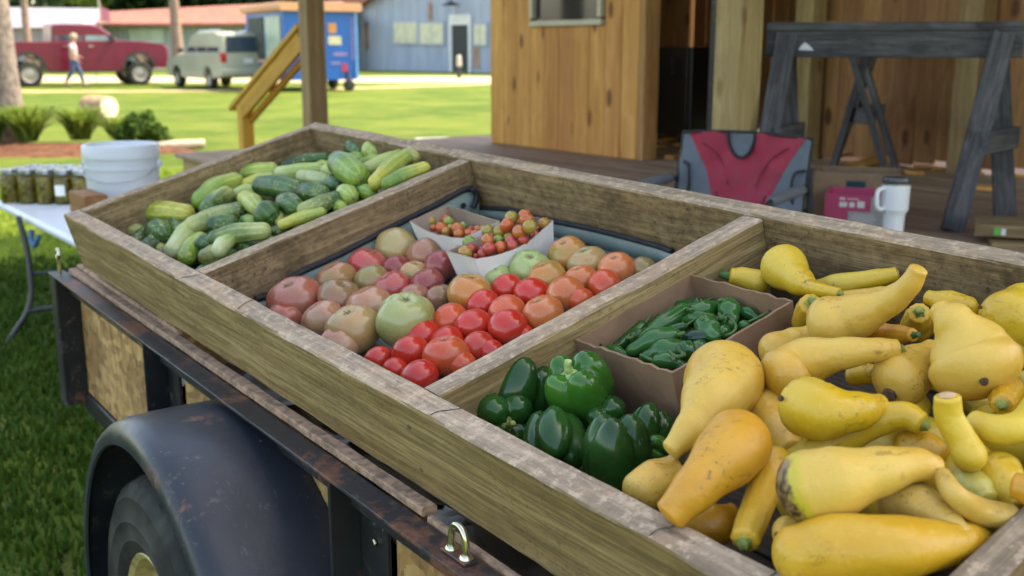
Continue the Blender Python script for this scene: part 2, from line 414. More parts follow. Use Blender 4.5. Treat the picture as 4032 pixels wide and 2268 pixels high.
def leafmat(name, a, b_, trans=.35, rough=.5):
    m, nt, b = newmat(name)
    oi = nd(nt, 'ShaderNodeTexCoord').outputs['Object']
    n = noi(nt, oi, 1.3, 3); n2 = nd(nt, 'ShaderNodeTexWhiteNoise', {'Vector': nd(nt, 'ShaderNodeVectorMath', {0: oi, 1: (9., 9., 9.)}, operation='MULTIPLY').outputs[0]}).outputs[0]
    f = mth(nt, 'ADD', mth(nt, 'MULTIPLY', rng(nt, n, .3, .7), .6), mth(nt, 'MULTIPLY', noi(nt, oi, 14., 2), .4))
    col = mixc(nt, f, a, b_); base(nt, b, col); setp(nt, b, rough=rough, spec=.15)
    tr = nd(nt, 'ShaderNodeBsdfTranslucent', {0: col}); mx = nd(nt, 'ShaderNodeMixShader', {0: trans, 1: b.outputs[0], 2: tr.outputs[0]})
    nt.links.new(mx.outputs[0], nt.nodes['Material Output'].inputs[0]); return m
MAT['blade'] = leafmat('grass_blade_shade_toned', (.022, .06, .008), (.075, .135, .018), .3)  # near blades coloured darker to deepen the shade they stand in
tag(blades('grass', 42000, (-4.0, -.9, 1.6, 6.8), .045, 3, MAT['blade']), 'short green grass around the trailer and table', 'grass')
MAT['blade_far'] = leafmat('grass_blade_sun_toned', (.17, .27, .03), (.30, .38, .06), .5)  # brighter copy of the blades, sunlight put into the colour
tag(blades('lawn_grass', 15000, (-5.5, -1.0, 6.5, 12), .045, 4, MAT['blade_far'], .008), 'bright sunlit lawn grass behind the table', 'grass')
# ------------------------------------------------------------------ trees
def crown_mesh(name, blobs, n, leaf, seed):
    """leaf quads spread through ellipsoid clumps (cx,cy,cz,rx,ry,rz)"""
    r = np.random.default_rng(seed); vol = np.array([b[3] * b[4] * b[5] for b in blobs]) ** .8; cnt = (n * vol / vol.sum()).astype(int)
    pts = []
    for b, c in zip(blobs, cnt):
        d = r.normal(size=(c, 3)); d /= np.linalg.norm(d, axis=1, keepdims=True)
        rad = r.uniform(.25, 1, c) ** .45 * (1 + .12 * np.sin(d[:, 0] * 7 + b[0]) * np.cos(d[:, 2] * 6 + b[1]))
        pts.append(np.array(b[:3]) + d * rad[:, None] * np.array(b[3:6]))
    P = np.concatenate(pts); m = len(P)
    A = r.normal(size=(m, 3)); A /= np.linalg.norm(A, axis=1, keepdims=True)
    B = np.cross(A, r.normal(size=(m, 3))); B /= np.linalg.norm(B, axis=1, keepdims=True)
    s = leaf * r.uniform(.6, 1.3, (m, 1)); A = A * s; B = B * s * .55
    V = np.stack([P - A, P + B * .9 - A * .1, P + A, P - B * .9 - A * .1], 1).reshape(-1, 3)
    i = np.arange(m) * 4
    return tri_mesh(name, V, np.stack([i, i + 1, i + 2, i + 3], 1))
MAT['leaf'] = leafmat('broad_leaf', (.03, .075, .012), (.09, .16, .025), .3)
MAT['leaf_dark'] = leafmat('dark_leaf', (.012, .035, .012), (.04, .075, .025), .2)
MAT['leaf_light'] = leafmat('light_leaf', (.10, .17, .025), (.22, .29, .055), .45)
MAT['bark'] = plain('grey_brown_bark', (.17, .135, .115), .9, var=.45, scale=14, bmp=.9)
MAT['bark_warm'] = plain('brown_bark', (.22, .15, .11), .9, var=.4, scale=12, bmp=.9)
def trunk_shape(pts, rads, seed=0):
    return sweep(pts, rads, n=24, m=14, cap=(.05, .1), capn=2, f=lambda s, a: 1 + .10 * mnoise.noise(Vector((cos(a) * 2, sin(a) * 2, s * 9 + seed))) + .12 * exp(-s * 14) * (1 + cos(a * 5 + seed)))[0]
def tree(name, label, loc, h, r0, blobs, n, leaf, mat, bark, seed, limbs=True, group=None, lean=(0, 0)):
    t = thing(name, label, 'tree', loc, group); m = WM[t.name]
    tip = (lean[0], lean[1], h)
    sh = [trunk_shape([(0, 0, -.1), (lean[0] * .3, lean[1] * .3, h * .35), (lean[0] * .7, lean[1] * .7, h * .7), tip], [r0 * 1.15, r0 * .85, r0 * .6, r0 * .2], seed)]
    if limbs:
        for b in blobs[:6]:
            sh.append(tube([(lean[0] * .5, lean[1] * .5, h * .55), ((b[0] + lean[0] * .6) / 2, (b[1] + lean[1] * .6) / 2, (b[2] + h * .6) / 2), b[:3]], [r0 * .4, r0 * .12], m=7))
    link('trunk', mesh('trunk', *sh, smooth=True), bark, t, m)
    if blobs: link('crown', crown_mesh('crown', blobs, n, leaf, seed), mat, t, m)
    return t
# unseen broad tree, added behind the shed to shade the trailer
rr = random.Random(11)
bl = []
for k in range(26):
    a = rr.uniform(0, 2 * pi); d = 3.9 * sqrt(rr.random()); bl.append((d * cos(a) - 1.1, d * sin(a) - 1.6, rr.uniform(7.6, 10.6), 1.7, 1.7, 1.25))
tree('added_shade_tree', 'unseen leafy tree added behind the shed to shade the trailer', (6.6, 6.8, 0), 8.5, .32, bl, 30000, .30, MAT['leaf'], MAT['bark'], 21)
# ------------------------------------------------------------------ tilted display box
BO = Vector((-1.05772, 2.50710, .96343))
BX = Vector((.597106, -.801624, -.029375)); BY = Vector((.77545, .567463, .276882)); BZ = Vector((-.205286, -.188107, .960455))
BM = frame(BO, BX, BY, BZ)
BT, BH, BW, D1, D2, BR = .0384, .1369, .69, .7397, 1.5283, 2.2116
def bx(x, y, z): return BM @ Vector((x, y, z))
def on_box(px, py, z):
    """pixel -> point of the plane at height z in the box (world), and its depth"""
    d = ray(px, py); n = BZ; t = (bx(0, 0, z) - EYEV).dot(n) / d.dot(n)
    return EYEV + d * t, t
BOXROT = BM.to_3x3().to_4x4()
dbox = thing('display_box', 'long weathered lumber produce box tilted across the trailer', 'produce box', mw=BM)
def rail_board(name, mat, x0, y0, L, along_x, zc=-BH / 2, hgt=BH, seed=1, th=BT):
    if along_x: m = BM @ T(x0, y0 + th / 2, zc)
    else: m = BM @ T(x0 + th / 2, y0, zc) @ RZ(pi / 2)
    return link(name, mesh(name, plank(L, th, hgt, .0025, int(L / .03), .0016, seed, x0=0)), mat, dbox, m)
rail_board('front_rail', MAT['rail'], 0, 0, BR + BT, True, seed=1)
rail_board('back_rail', MAT['rail_inner'], 0, BW - BT, BR + BT, True, seed=2)
rail_board('end_rail', MAT['rail_inner'], 0, BT + .0005, BW - 2 * BT - .001, False, seed=3)
rail_board('end_rail', MAT['rail_inner'], BR, BT + .0005, BW - 2 * BT - .001, False, seed=4)
rail_board('divider', MAT['rail_inner'], D1, BT + .002, BW - 2 * BT - .004, False, zc=-BH / 2 - .003, seed=5)
rail_board('divider', MAT['rail'], D2, BT + .002, BW - 2 * BT - .004, False, zc=-BH / 2 - .003, seed=6)
FLOOR_Z = -.132
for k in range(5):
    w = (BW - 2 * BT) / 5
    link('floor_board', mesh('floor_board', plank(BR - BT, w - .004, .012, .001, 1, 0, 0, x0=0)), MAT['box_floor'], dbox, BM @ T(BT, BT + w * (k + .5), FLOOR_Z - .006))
# bent wire scraps stapled on the front rail
for k, (xx, sl_) in enumerate(((.765, .5), (1.02, -.2), (1.60, .35), (1.98, .15), (2.09, .25))):
    pts = [(xx + sl_ * .02 * j + .002 * sin(j * 2.1 + k), .004 + .0105 * j, .0012 + .0006 * sin(j * 1.7)) for j in range(4)]
    link('wire_staple', mesh('wire_staple', tube(pts, .0006, m=5)), MAT['wire'], dbox, BM)

MAT['calyx_brown'] = plain('rusty_screw', (.15, .10, .055), .8)
for xx in (.02, D1 + .02, D2 + .018):
    for zz in (-.035, -.10):
        link('screw_head', mesh('screw_head', lathe([(.0030, -.001), (.0030, .0006), (.0012, .0004)], 10)), MAT['calyx_brown'], dbox, BM @ T(xx + .004 * sin(zz * 90 + xx), -.001, zz) @ RX(pi / 2))
# ------------------------------------------------------------------ utility trailer
TA = Vector((-1.206, 2.728, 0)); TD = Vector((.57328, -.81936, 0)); TN = Vector((.81936, .57328, 0)); RZT = .78
TM = frame(TA, TD, TN, (0, 0, 1))
trailer = thing('utility_trailer', 'small black steel utility trailer with strand board sides and round fender', 'trailer', mw=TM)
TL, TWID = 2.75, 1.05
def tp(name, mat, *shapes, m=None, auto=None, smooth=False, parent=None):
    return link(name, mesh(name, *shapes, auto=auto, smooth=smooth), mat, parent or trailer, TM if m is None else TM @ m)
# angle iron rails: flat flange on top, flange down outside
def angle(L, n0, sgn, z, seed):
    t = .005
    return plank(L, .04, t, .001, 60, .0006, seed, x0=0), xf(plank(L, .045, t, .001, 60, .0006, seed + 1, x0=0), T(0, sgn * (.02 - t / 2), -.025 ) @ RX(pi / 2))
s1, s2 = angle(TL, 0, 1, RZT, 3)
tp('top_rail', MAT['steel'], s1, s2, m=T(0, .02, RZT - .0025))
s1, s2 = angle(TL, 0, -1, RZT, 8)
tp('top_rail', MAT['steel'], s1, s2, m=T(0, TWID - .02, RZT - .0025))
tp('bottom_rail', MAT['steel_dark'], plank(TL, .05, .05, .003, x0=0), m=T(0, .075, .435))
tp('bottom_rail', MAT['steel_dark'], plank(TL, .05, .05, .003, x0=0), m=T(0, TWID - .075, .435))
def upright(x, w, n=.052, z0=.40, z1=None):
    z1 = RZT - .008 if z1 is None else z1
    tp('upright', MAT['steel_dark'], plank(z1 - z0, w, .007, .001, x0=0), xf(plank(z1 - z0, .045, .007, .001, x0=0), T(0, -w / 2 + .0035, -.026) @ RX(pi / 2)), m=T(x, n, z0) @ RY(-pi / 2) @ RX(-pi / 2))
tp('corner_post', MAT['steel_dark'], plank(RZT - .435, .06, .06, .003, x0=0), m=T(.032, .032, .43) @ RY(-pi / 2)); upright(.845, .075); upright(1.70, .085); upright(2.5, .085)
for xx in (.9, 1.8, 2.6): upright(xx, .06, n=TWID - .05)
tp('front_panel', MAT['osb'], plank(TWID - .18, .30, .012, .001, x0=0), m=T(.03, .09, .61) @ RZ(pi / 2) @ RX(pi / 2))
for a, b in ((.064, .81), (.885, 1.655), (1.747, 2.455)):
    tp('side_panel', MAT['osb'], plank(b - a, .315, .012, .001, x0=0), m=T(a, .0665, .60) @ RX(pi / 2))
    tp('side_panel', MAT['osb'], plank(b - a, .315, .012, .001, x0=0), m=T(a, TWID - .0665, .60) @ RX(pi / 2))
tp('trailer_floor', MAT['plastic_black'], plank(TL - .05, TWID - .16, .02, .001, x0=0), m=T(.02, TWID / 2, .43))
# chipboard strips lying along the rail under the box
tp('chipboard_strip', MAT['chip'], plank(1.80, .022, .012, .002, 70, .0011, 5, x0=0), m=T(.05, .052, RZT + .007))
tp('chipboard_strip', MAT['chip'], plank(.80, .03, .010, .002, 30, .0012, 6, x0=0), m=T(.06, .074, RZT + .018))
tp('chipboard_strip', MAT['chip'], plank(.78, .008, .008, .001, 40, .0007, 7, x0=0), m=T(1.86, .047, RZT + .001))
tp('chipboard_strip', MAT['chip'], plank(.6, .03, .02, .002, 20, .002, 9, x0=0), m=T(.05, .085, RZT + .012))
# crumpled black plastic inside
rnd = random.Random(5)
v, f = [], []
NX, NY = 60, 14
for i in range(NX + 1):
    for j in range(NY + 1):
        x = .1 + 2.5 * i / NX; y = .08 + .5 * j / NY
        z = .66 + .05 * mnoise.noise(Vector((x * 5, y * 9, 2.))) + .03 * mnoise.noise(Vector((x * 17, y * 23, 5.))) - .25 * (j / NY)
        v.append((x, y, z))
for i in range(NX):
    for j in range(NY):
        a = i * (NY + 1) + j; f.append((a, a + NY + 1, a + NY + 2, a + 1))
tp('plastic_liner', MAT['plastic_black'], (v, f), smooth=True)
# props that carry the raised back of the box
for xx in (.35, 1.2, 2.05):
    p = BM @ Vector((xx, .60, -.158)); q = TM.inverted() @ p
    tp('prop_post', MAT['lumber'], plank(q.z - (.442) - .036, .085, .038, .002, x0=0), m=T(q.x, q.y, (.442)) @ RY(-pi / 2))
pa, pb = BM @ Vector((.1, .60, -.1445)), BM @ Vector((2.15, .60, -.1445))
fm, sh = bar(pa - BZ * .019, pb - BZ * .019, .085, .034, up=BZ)
link('prop_beam', mesh('prop_beam', sh), MAT['lumber'], trailer, fm)
# wheel: tyre with shallow lugs, rim, hub
WX, WN0, WZ, WR = 1.20, -.13, .315, .315
WMX = TM @ T(WX, WN0 + .08, WZ) @ RX(pi / 2) @ Matrix.Scale(.94, 4)           # axle on local Z, outer face at +Z
wheel = link('wheel', None, None, trailer, WMX)
prof = [(.195, -.07), (.21, -.078), (.26, -.085), (.30, -.078), (.322, -.066), (.333, -.04), (.335, 0), (.333, .04), (.322, .066), (.305, .077), (.300, .0795), (.296, .078), (.262, .085), (.257, .0875), (.252, .085), (.225, .081), (.221, .083), (.217, .080), (.195, .07)]
def lug(a, i):
    k = a / (2 * pi) * 96
    if i in (4, 8): return 1 + .010 * (1 if int(k) % 2 else -1)
    if i in (5, 7): return 1 + .008 * (1 if int(k + .5) % 2 else -1)
    return 1
link('tyre', mesh('tyre', lathe(prof, 192, cap=False, f=lug), auto=35), MAT['rubber'], wheel, WMX)
rp = [(.196, -.07), (.198, .066), (.192, .072), (.182, .064), (.176, .03), (.15, .02), (.10, .026), (.07, .045), (.04, .05), (.004, .052)]
link('rim', mesh('rim', lathe(rp, 48, cap=False), auto=40), MAT['rim'], wheel, WMX)
for k in range(5):
    a = k * 2 * pi / 5
    link('lug_nut', mesh('lug_nut', lathe([(.011, 0), (.011, .016), (.006, .02)], 6)), MAT['chrome'], wheel, WMX @ T(.085 * cos(a), .085 * sin(a), .03))
# fender: half round sheet with a rolled outer lip and a turned-down face
v, f = [], []
A0, A1, NA = radians(-8), radians(188), 60
FR = .44
sec = [(FR, .058), (FR + .001, .0), (FR + .001, -.07), (FR - .001, -.115), (FR - .006, -.134), (FR - .015, -.146), (FR - .027, -.152), (FR - .042, -.152), (FR - .044, -.148), (FR - .029, -.146), (FR - .017, -.139), (FR - .01, -.13), (FR - .005, -.07), (FR - .005, .058)]
for i in range(NA + 1):
    a = A0 + (A1 - A0) * i / NA
    for (r, n) in sec:
        v.append((r * cos(a), n, r * sin(a)))
ns = len(sec)
for i in range(NA):
    for k in range(ns - 1):
        a = i * ns + k; f.append((a, a + 1, a + ns + 1, a + ns))
tp('fender', MAT['fender'], (v, f), m=T(1.27, 0, .32), auto=50)
v, f = [], []
for i in range(NA + 1):                                  # inner guard sheet against the side
    a = A0 + (A1 - A0) * i / NA
    v += [(.437 * cos(a), 0, .437 * sin(a)), (.05 * cos(a), 0, .05 * sin(a))]
for i in range(NA): f.append((2 * i, 2 * i + 1, 2 * i + 3, 2 * i + 2))
tp('wheel_guard', MAT['steel_dark'], (v, f), m=T(1.27, .045, .32))
# tie-down ring on the rail
RM = T(1.966, .022, RZT + .001)
ring = tp('tie_down_ring', MAT['chrome'], tube([(-.0155, 0, .004), (-.0155, 0, .018), (-.013, 0, .030), (-.006, 0, .0375), (.006, 0, .0375), (.013, 0, .030), (.0155, 0, .018), (.0155, 0, .004)], .0042, n=40, m=10), m=RM, smooth=True)
WM_R = WM[ring.name]
link('ring_plate', mesh('ring_plate', plank(.052, .018, .003, .001)), MAT['steel'], ring, WM_R @ T(0, 0, .0022))
for s in (-1, 1): link('ring_nut', mesh('ring_nut', lathe([(.0085, .0036), (.0085, .006), (.006, .009)], 14), auto=40), MAT['chrome'], ring, WM_R @ T(.0155 * s, 0, 0))
tp('bolt', MAT['chrome'], lathe([(.0055, 0), (.0055, .002), (.004, .004)], 12), m=T(1.71, .047, .69) @ RX(pi / 2))
tp('bolt', MAT['chrome'], lathe([(.004, -.03), (.004, .0)], 10), m=T(1.975, .012, .75))
tp('eye_bolt', MAT['chrome'], tube([(0, 0, -.09), (0, 0, .035), (.012, 0, .05), (0, 0, .064), (-.012, 0, .05), (0, 0, .036)], .005, n=30, m=8), m=T(.045, .02, RZT), smooth=True)
tp('axle', MAT['steel_dark'], tube([(WX, -.05, WZ), (WX, TWID + .05, WZ)], .025))
tp('tongue', MAT['steel_dark'], plank(1.2, .06, .06, .003, x0=0), m=T(TL - .1, TWID / 2, .37))
# ------------------------------------------------------------------ produce skins
PM = {}
def skin(kind, a, b):
    """kind of produce, main colour, second colour (blush, stripe or ripe end)"""
    key = (kind, a, b)
    if key in PM: return PM[key]
    m, nt, bs = newmat(kind + '_skin'); v = coords(nt)
    al = nd(nt, 'ShaderNodeAttribute', attribute_name='along').outputs['Fac']
    dirt_ = noi(nt, v, 70., 4, .7)
    if kind == 'tomato':
        z = nd(nt, 'ShaderNodeSeparateXYZ', {0: nd(nt, 'ShaderNodeTexCoord').outputs['Object']}).outputs[2]
        f = mth(nt, 'ADD', noi(nt, v, 16., 3, .5, .3), mth(nt, 'MULTIPLY', z, 3.2))
        col = mixc(nt, rng(nt, f, .36, .66), a, b)
        col = mixc(nt, mth(nt, 'MULTIPLY', rng(nt, noi(nt, v, 38., 4, .65), .55, .75), .25), col, [min(1, x * 1.5 + .03) for x in a])
        vst = nd(nt, 'ShaderNodeVectorMath', {0: v, 1: (60., 60., 9.)}, operation='MULTIPLY').outputs[0]
        col = mixc(nt, mth(nt, 'MULTIPLY', rng(nt, noi(nt, vst, 1., 3), .5, .75), .22), col, [min(1, x * 1.4 + .02) for x in b])
        sp = vor(nt, v, 120.); msk = mth(nt, 'MULTIPLY', rng(nt, sp.outputs['Distance'], .05, .17, 1, 0), rng(nt, noi(nt, v, 30., 2), .52, .60))
        col = mixc(nt, mth(nt, 'MULTIPLY', msk, .7), col, (.06, .035, .015))
        setp(nt, bs, rough=.24, spec=.5, coat=.1); bs.inputs['Coat Roughness'].default_value = .2
        nt.links.new(rng(nt, noi(nt, v, 45., 4), .3, .7, .15, .30), bs.inputs['Roughness'])
        bump(nt, bs, noi(nt, v, 90., 2), .05, .001)
        sss = 0
    elif kind.startswith('squash'):
        n1 = noi(nt, v, 9., 4, .55); n2 = noi(nt, v, 110., 3, .6)
        col = mixc(nt, rng(nt, n1, .35, .65), a, b)
        col = mixc(nt, mth(nt, 'MULTIPLY', rng(nt, n2, .55, .72), .35), col, [min(1, x * 1.25 + .04) for x in a])
        vs = nd(nt, 'ShaderNodeVectorMath', {0: v, 1: (1, 2.2, 1.4)}, operation='MULTIPLY').outputs[0]
        sc = noi(nt, vs, 55., 6, .8, 1.4); pat = noi(nt, v, 11., 3)
        scuff = mth(nt, 'MULTIPLY', rng(nt, sc, .54, .64), rng(nt, pat, .48, .60))
        col = mixc(nt, mth(nt, 'MULTIPLY', scuff, .85), col, (.15, .07, .02))
        vq = nd(nt, 'ShaderNodeVectorMath', {0: v, 1: (9., 9., 60.)}, operation='MULTIPLY').outputs[0]
        col = mixc(nt, mth(nt, 'MULTIPLY', mth(nt, 'MULTIPLY', rng(nt, noi(nt, vq, 1.6, 5, .75, .6), .60, .66), rng(nt, noi(nt, v, 7., 2), .48, .58)), .6), col, (.22, .11, .03))
        pit = vor(nt, nd(nt, 'ShaderNodeVectorMath', {0: v, 1: noi(nt, v, 90., 3)}, operation='ADD').outputs[0], 95.); pm = mth(nt, 'MULTIPLY', rng(nt, pit.outputs['Distance'], .04, .19, 1, 0), rng(nt, noi(nt, v, 26., 3), .52, .60))
        col = mixc(nt, mth(nt, 'MULTIPLY', pm, .85), col, (.07, .035, .015))
        if kind == 'squash_rot':
            rf = mth(nt, 'ADD', al, mth(nt, 'MULTIPLY', mth(nt, 'SUBTRACT', noi(nt, v, 40., 4, .7), .5), .16))
            col = mixc(nt, rng(nt, rf, .13, .2, 1, 0), col, (.50, .39, .035)); col = mixc(nt, rng(nt, rf, .10, .13, 1, 0), col, mixc(nt, rng(nt, n2, .4, .6), (.05, .025, .012), (.24, .14, .06)))
        nt.links.new(rng(nt, n1, .3, .7, .32, .5), bs.inputs['Roughness'])
        bump(nt, bs, mth(nt, 'ADD', n2, mth(nt, 'MULTIPLY', noi(nt, v, 28., 2), 2.5)), .3, .003)
        sss = .0
    elif kind == 'cucumber':
        n1 = noi(nt, v, 14., 3, .5)
        f = mth(nt, 'ADD', al, mth(nt, 'MULTIPLY', mth(nt, 'SUBTRACT', n1, .5), .9))
        stp = nd(nt, 'ShaderNodeAttribute', attribute_name='stripe').outputs['Fac']
        col = mixc(nt, rng(nt, f, .25, .75), a, b)
        col = mixc(nt, mth(nt, 'MULTIPLY', mth(nt, 'MULTIPLY', rng(nt, mth(nt, 'ADD', stp, mth(nt, 'MULTIPLY', mth(nt, 'SUBTRACT', noi(nt, v, 60., 3), .5), .8)), .55, .95), rng(nt, f, .2, .7)), .6), col, [min(1, x * 1.5 + .05) for x in b])
        sp = noi(nt, v, 150., 3, .7); pt = noi(nt, v, 26., 3)
        col = mixc(nt, mth(nt, 'MULTIPLY', mth(nt, 'MULTIPLY', rng(nt, sp, .53, .62), rng(nt, pt, .45, .62)), .75), col, (.46, .44, .11))
        col = mixc(nt, mth(nt, 'MULTIPLY', rng(nt, noi(nt, v, 30., 4), .55, .7), .35), col, [x * .5 for x in a])
        nt.links.new(rng(nt, n1, .3, .7, .3, .5), bs.inputs['Roughness'])
        bump(nt, bs, mth(nt, 'ADD', noi(nt, v, 75., 2), mth(nt, 'MULTIPLY', sp, .4)), .55, .004)
        sss = .05
    else:                                              # glossy pepper
        n1 = noi(nt, v, 18., 3)
        col = mixc(nt, rng(nt, n1, .35, .65), a, b)
        col = mixc(nt, mth(nt, 'MULTIPLY', rng(nt, noi(nt, v, 60., 4, .7), .62, .75), .25), col, (.12, .16, .06))
        nt.links.new(rng(nt, noi(nt, v, 30., 3), .3, .7, .12, .26), bs.inputs['Roughness']); setp(nt, bs, spec=.42)
        bump(nt, bs, noi(nt, v, 25., 2), .12, .003)
        sss = 0
    base(nt, bs, col)
    if sss:
        setp(nt, bs, sss=sss); bs.inputs['Subsurface Radius'].default_value = (.02, .008, .004); bs.inputs['Subsurface Scale'].default_value = .5
    PM[key] = m; return m
MAT['stem'] = plain('green_stem', (.20, .24, .045), .6, var=.4, scale=120, bmp=.4)
MAT['stem_dark'] = plain('dark_green_stem', (.045, .11, .02), .5, var=.4, scale=90, bmp=.4)
MAT['stem_pale'] = plain('pale_green_stem', (.30, .40, .13), .55, var=.3, scale=120, bmp=.3)
MAT['scar'] = plain('brown_scar', (.11, .06, .03), .9, var=.6, scale=160, bmp=1.)
MAT['cut'] = plain('dried_cut_end', (.58, .36, .20), .7, var=.25, scale=60, bmp=.4)
MAT['calyx'] = plain('dry_calyx', (.17, .15, .07), .85, var=.4, scale=150, bmp=.5)
def smooth_obj(name, shape, mat, attr, label, cat, group, rot=None):
    vs, fs, c = centre(shape)
    zmin = min((p.z for p in vs)); org = c + Vector((0, 0, 0))
    return tag(link(name, mesh(name, (vs, fs), smooth=True, attr=attr), mat, None, Matrix.Translation(org)), label, cat, group)

# ------------------------------------------------------------------ liner bag in the middle compartment
MAT['liner'] = plain('sage_liner_fabric', (.17, .225, .20), .45, var=.15, scale=9, bmp=.25)
MAT['trim'] = plain('black_piping', (.009, .009, .011), .7, scale=60, bmp=.3)
def on_plane(px, py, p0, n):
    d = ray(px, py); t = (p0 - EYEV).dot(n) / d.dot(n); return EYEV + d * t
xl, xr_, yf, yb = D1 + BT + .005, D2 - .005, BT + .006, BW - BT - .005
lin = thing('liner_bag', 'sage green fabric liner with black piping under the tomatoes', 'liner', mw=BM @ T(xl, yf, FLOOR_Z))
BMI = BM.inverted()
side = [BMI @ on_plane(x * KD, y * KD, bx(xl, 0, 0), BX) for x, y in ((640, 752), (690, 735), (735, 694), (850, 640), (1000, 562), (1100, 512), (1160, 479), (1188, 474))]
back = [BMI @ on_plane(x * KD, y * KD, bx(0, yb, 0), BY) for x, y in ((1208, 521), (1290, 526), (1350, 545), (1500, 576), (1640, 612), (1695, 630))]
v, f = [], []
NX, NY = 30, 26
for i in range(NX + 1):
    for j in range(NY + 1):
        x, y = xl + (xr_ - xl) * i / NX, yf + (yb - yf) * j / NY
        v.append((x, y, FLOOR_Z + .003 + .003 * mnoise.noise(Vector((x * 14, y * 14, 0)))))
for i in range(NX):
    for j in range(NY):
        a = i * (NY + 1) + j; f.append((a, a + NY + 1, a + NY + 2, a + 1))
def flap(top, fixed, axis):
    C = catmull(top, 30); vv, ff = [], []
    for k, p in enumerate(C):
        for j in range(5):
            s = j / 4; q = Vector(p); q.z = (FLOOR_Z + .004) * (1 - s) + p.z * s
            off = .010 * sin(s * pi) + .003 * mnoise.noise(Vector((k * .4, s * 3, axis)))
            if axis == 0: q.x = fixed + off
            else: q.y = fixed - off
            vv.append(q)
    for k in range(30):
        for j in range(4): a = k * 5 + j; ff.append((a, a + 5, a + 6, a + 1))
    return vv, ff
link('fabric', mesh('fabric', (v, f), flap(side, xl + .001, 0), flap(back, yb - .001, 1), smooth=True), MAT['liner'], lin, BM)
corner = [BMI @ on_plane(x * KD, y * KD, bx(xl + .02, 0, 0), BX) for x, y in ((1188, 474), (1199, 490), (1196, 508), (1190, 522))]
cfl = [Vector((xl + .004, yb - .045, side[-1].z)), Vector((xl + .02, yb - .02, side[-1].z - .012)), Vector((xl + .03, yb - .012, FLOOR_Z + .03))]
link('piping', mesh('piping', tube(side, .0065, n=60, m=8), smooth=True), MAT['trim'], lin, BM @ T(.004, 0, 0))
link('piping', mesh('piping', tube(back, .005, n=50, m=8), smooth=True), MAT['trim'], lin, BM @ T(0, -.004, 0))
link('piping', mesh('piping', tube(corner, .0065, n=24, m=8), smooth=True), MAT['trim'], lin, BM)
g = BMI @ on_plane(1160 * KD, 516 * KD, bx(xl + .006, 0, 0), BX)
link('grommet', mesh('grommet', lathe([(.003, 0), (.006, .001), (.006, .003), (.003, .003)], 16), smooth=True), MAT['black'], lin, BM @ T(g.x + .006, g.y, g.z) @ RY(pi / 2))

# ------------------------------------------------------------------ paper trays of cherry tomatoes
def card(name, out, inn):
    m, nt, b = newmat(name); v = coords(nt)
    bf = nd(nt, 'ShaderNodeNewGeometry').outputs['Backfacing']
    c = mixc(nt, bf, out, inn); c = mixc(nt, mth(nt, 'MULTIPLY', rng(nt, noi(nt, v, 22., 5, .65), .5, .75), .35), c, [x * .5 for x in inn])
    base(nt, b, c); setp(nt, b, rough=.8, spec=.2)
    bump(nt, b, noi(nt, nd(nt, 'ShaderNodeVectorMath', {0: v, 1: (160, 160, 8)}, operation='MULTIPLY').outputs[0], 1., 2), .1, .001); return m
MAT['tray_out'] = plain('white_paperboard', (.66, .64, .62), .65, var=.06, scale=12)
MAT['tray_in'] = plain('brown_paperboard', (.27, .19, .14), .85, var=.15, scale=15)
def open_tray(name, label, cat, rim, zb, shrink, sag, mat_out, mat_in, th=.0022, grp=None, rim_mat=None, wob=.0012):
    """four-sided tray; rim = 4 world points (counter-clockwise from above), zb = box height of its base"""
    R = [BMI @ p for p in rim]; c = sum((Vector((p.x, p.y, 0)) for p in R), Vector()) / 4
    t = thing(name, label, cat, mw=BM @ T(c.x, c.y, zb), group=grp)
    B = [Vector((c.x + (p.x - c.x) * shrink, c.y + (p.y - c.y) * shrink, zb)) for p in R]
    NS = 14
    for k in range(4):
        a, b = R[k], R[(k + 1) % 4]; a0, b0 = B[k], B[(k + 1) % 4]
        nrm = (b0 - a0).cross(a - a0).normalized()
        if nrm.dot(Vector((c.x, c.y, a.z)) - a) > 0: nrm = -nrm
        vo, vi = [], []
        for i in range(NS + 1):
            s = i / NS; top = a.lerp(b, s); bot = a0.lerp(b0, s)
            top.z -= sag[k] * sin(pi * s) ** 1 + wob * (mnoise.noise(Vector((s * 16, k * 4., c.x * 9))) + .6 * mnoise.noise(Vector((s * 60, k * 4., 1.))))
            top = top + nrm * (.006 * sin(pi * s) if sag[k] else 0)
            for j in range(4):
                q = bot.lerp(top, j / 3); vo.append(q); vi.append(q - nrm * th)
        F = [(i * 4 + j, (i + 1) * 4 + j, (i + 1) * 4 + j + 1, i * 4 + j + 1) for i in range(NS) for j in range(3)]
        side_ = link('side_panel', mesh('side_panel', (vo, F)), mat_out, t, BM)
        link('inner_face', mesh('inner_face', (vi, [tuple(reversed(q)) for q in F]), ([p for i in range(NS + 1) for p in (vo[i * 4 + 3], vi[i * 4 + 3])], [(2 * i, 2 * i + 2, 2 * i + 3, 2 * i + 1) for i in range(NS)])), mat_in, side_, BM)
    link('base', mesh('base', ([b + Vector((0, 0, .001)) for b in B], [(0, 1, 2, 3)])), mat_in, t, BM)
    return t
def cropC(x, y): return 1500 + x / 3.22, 780 + y / 3.22
TRZ = FLOOR_Z + .088
def tray_rim(pts, z): return [on_box(*cropC(*p), z)[0] for p in pts]
open_tray('paper_tray', 'low white paper tray of small tomatoes nearest the back corner', 'tray', tray_rim([(365, 290), (1045, 512), (1505, 292), (840, 85)], TRZ), FLOOR_Z + .006, .86, (.006, .0, .004, .0), MAT['tray_out'], MAT['tray_in'], grp='trays of cherry tomatoes')
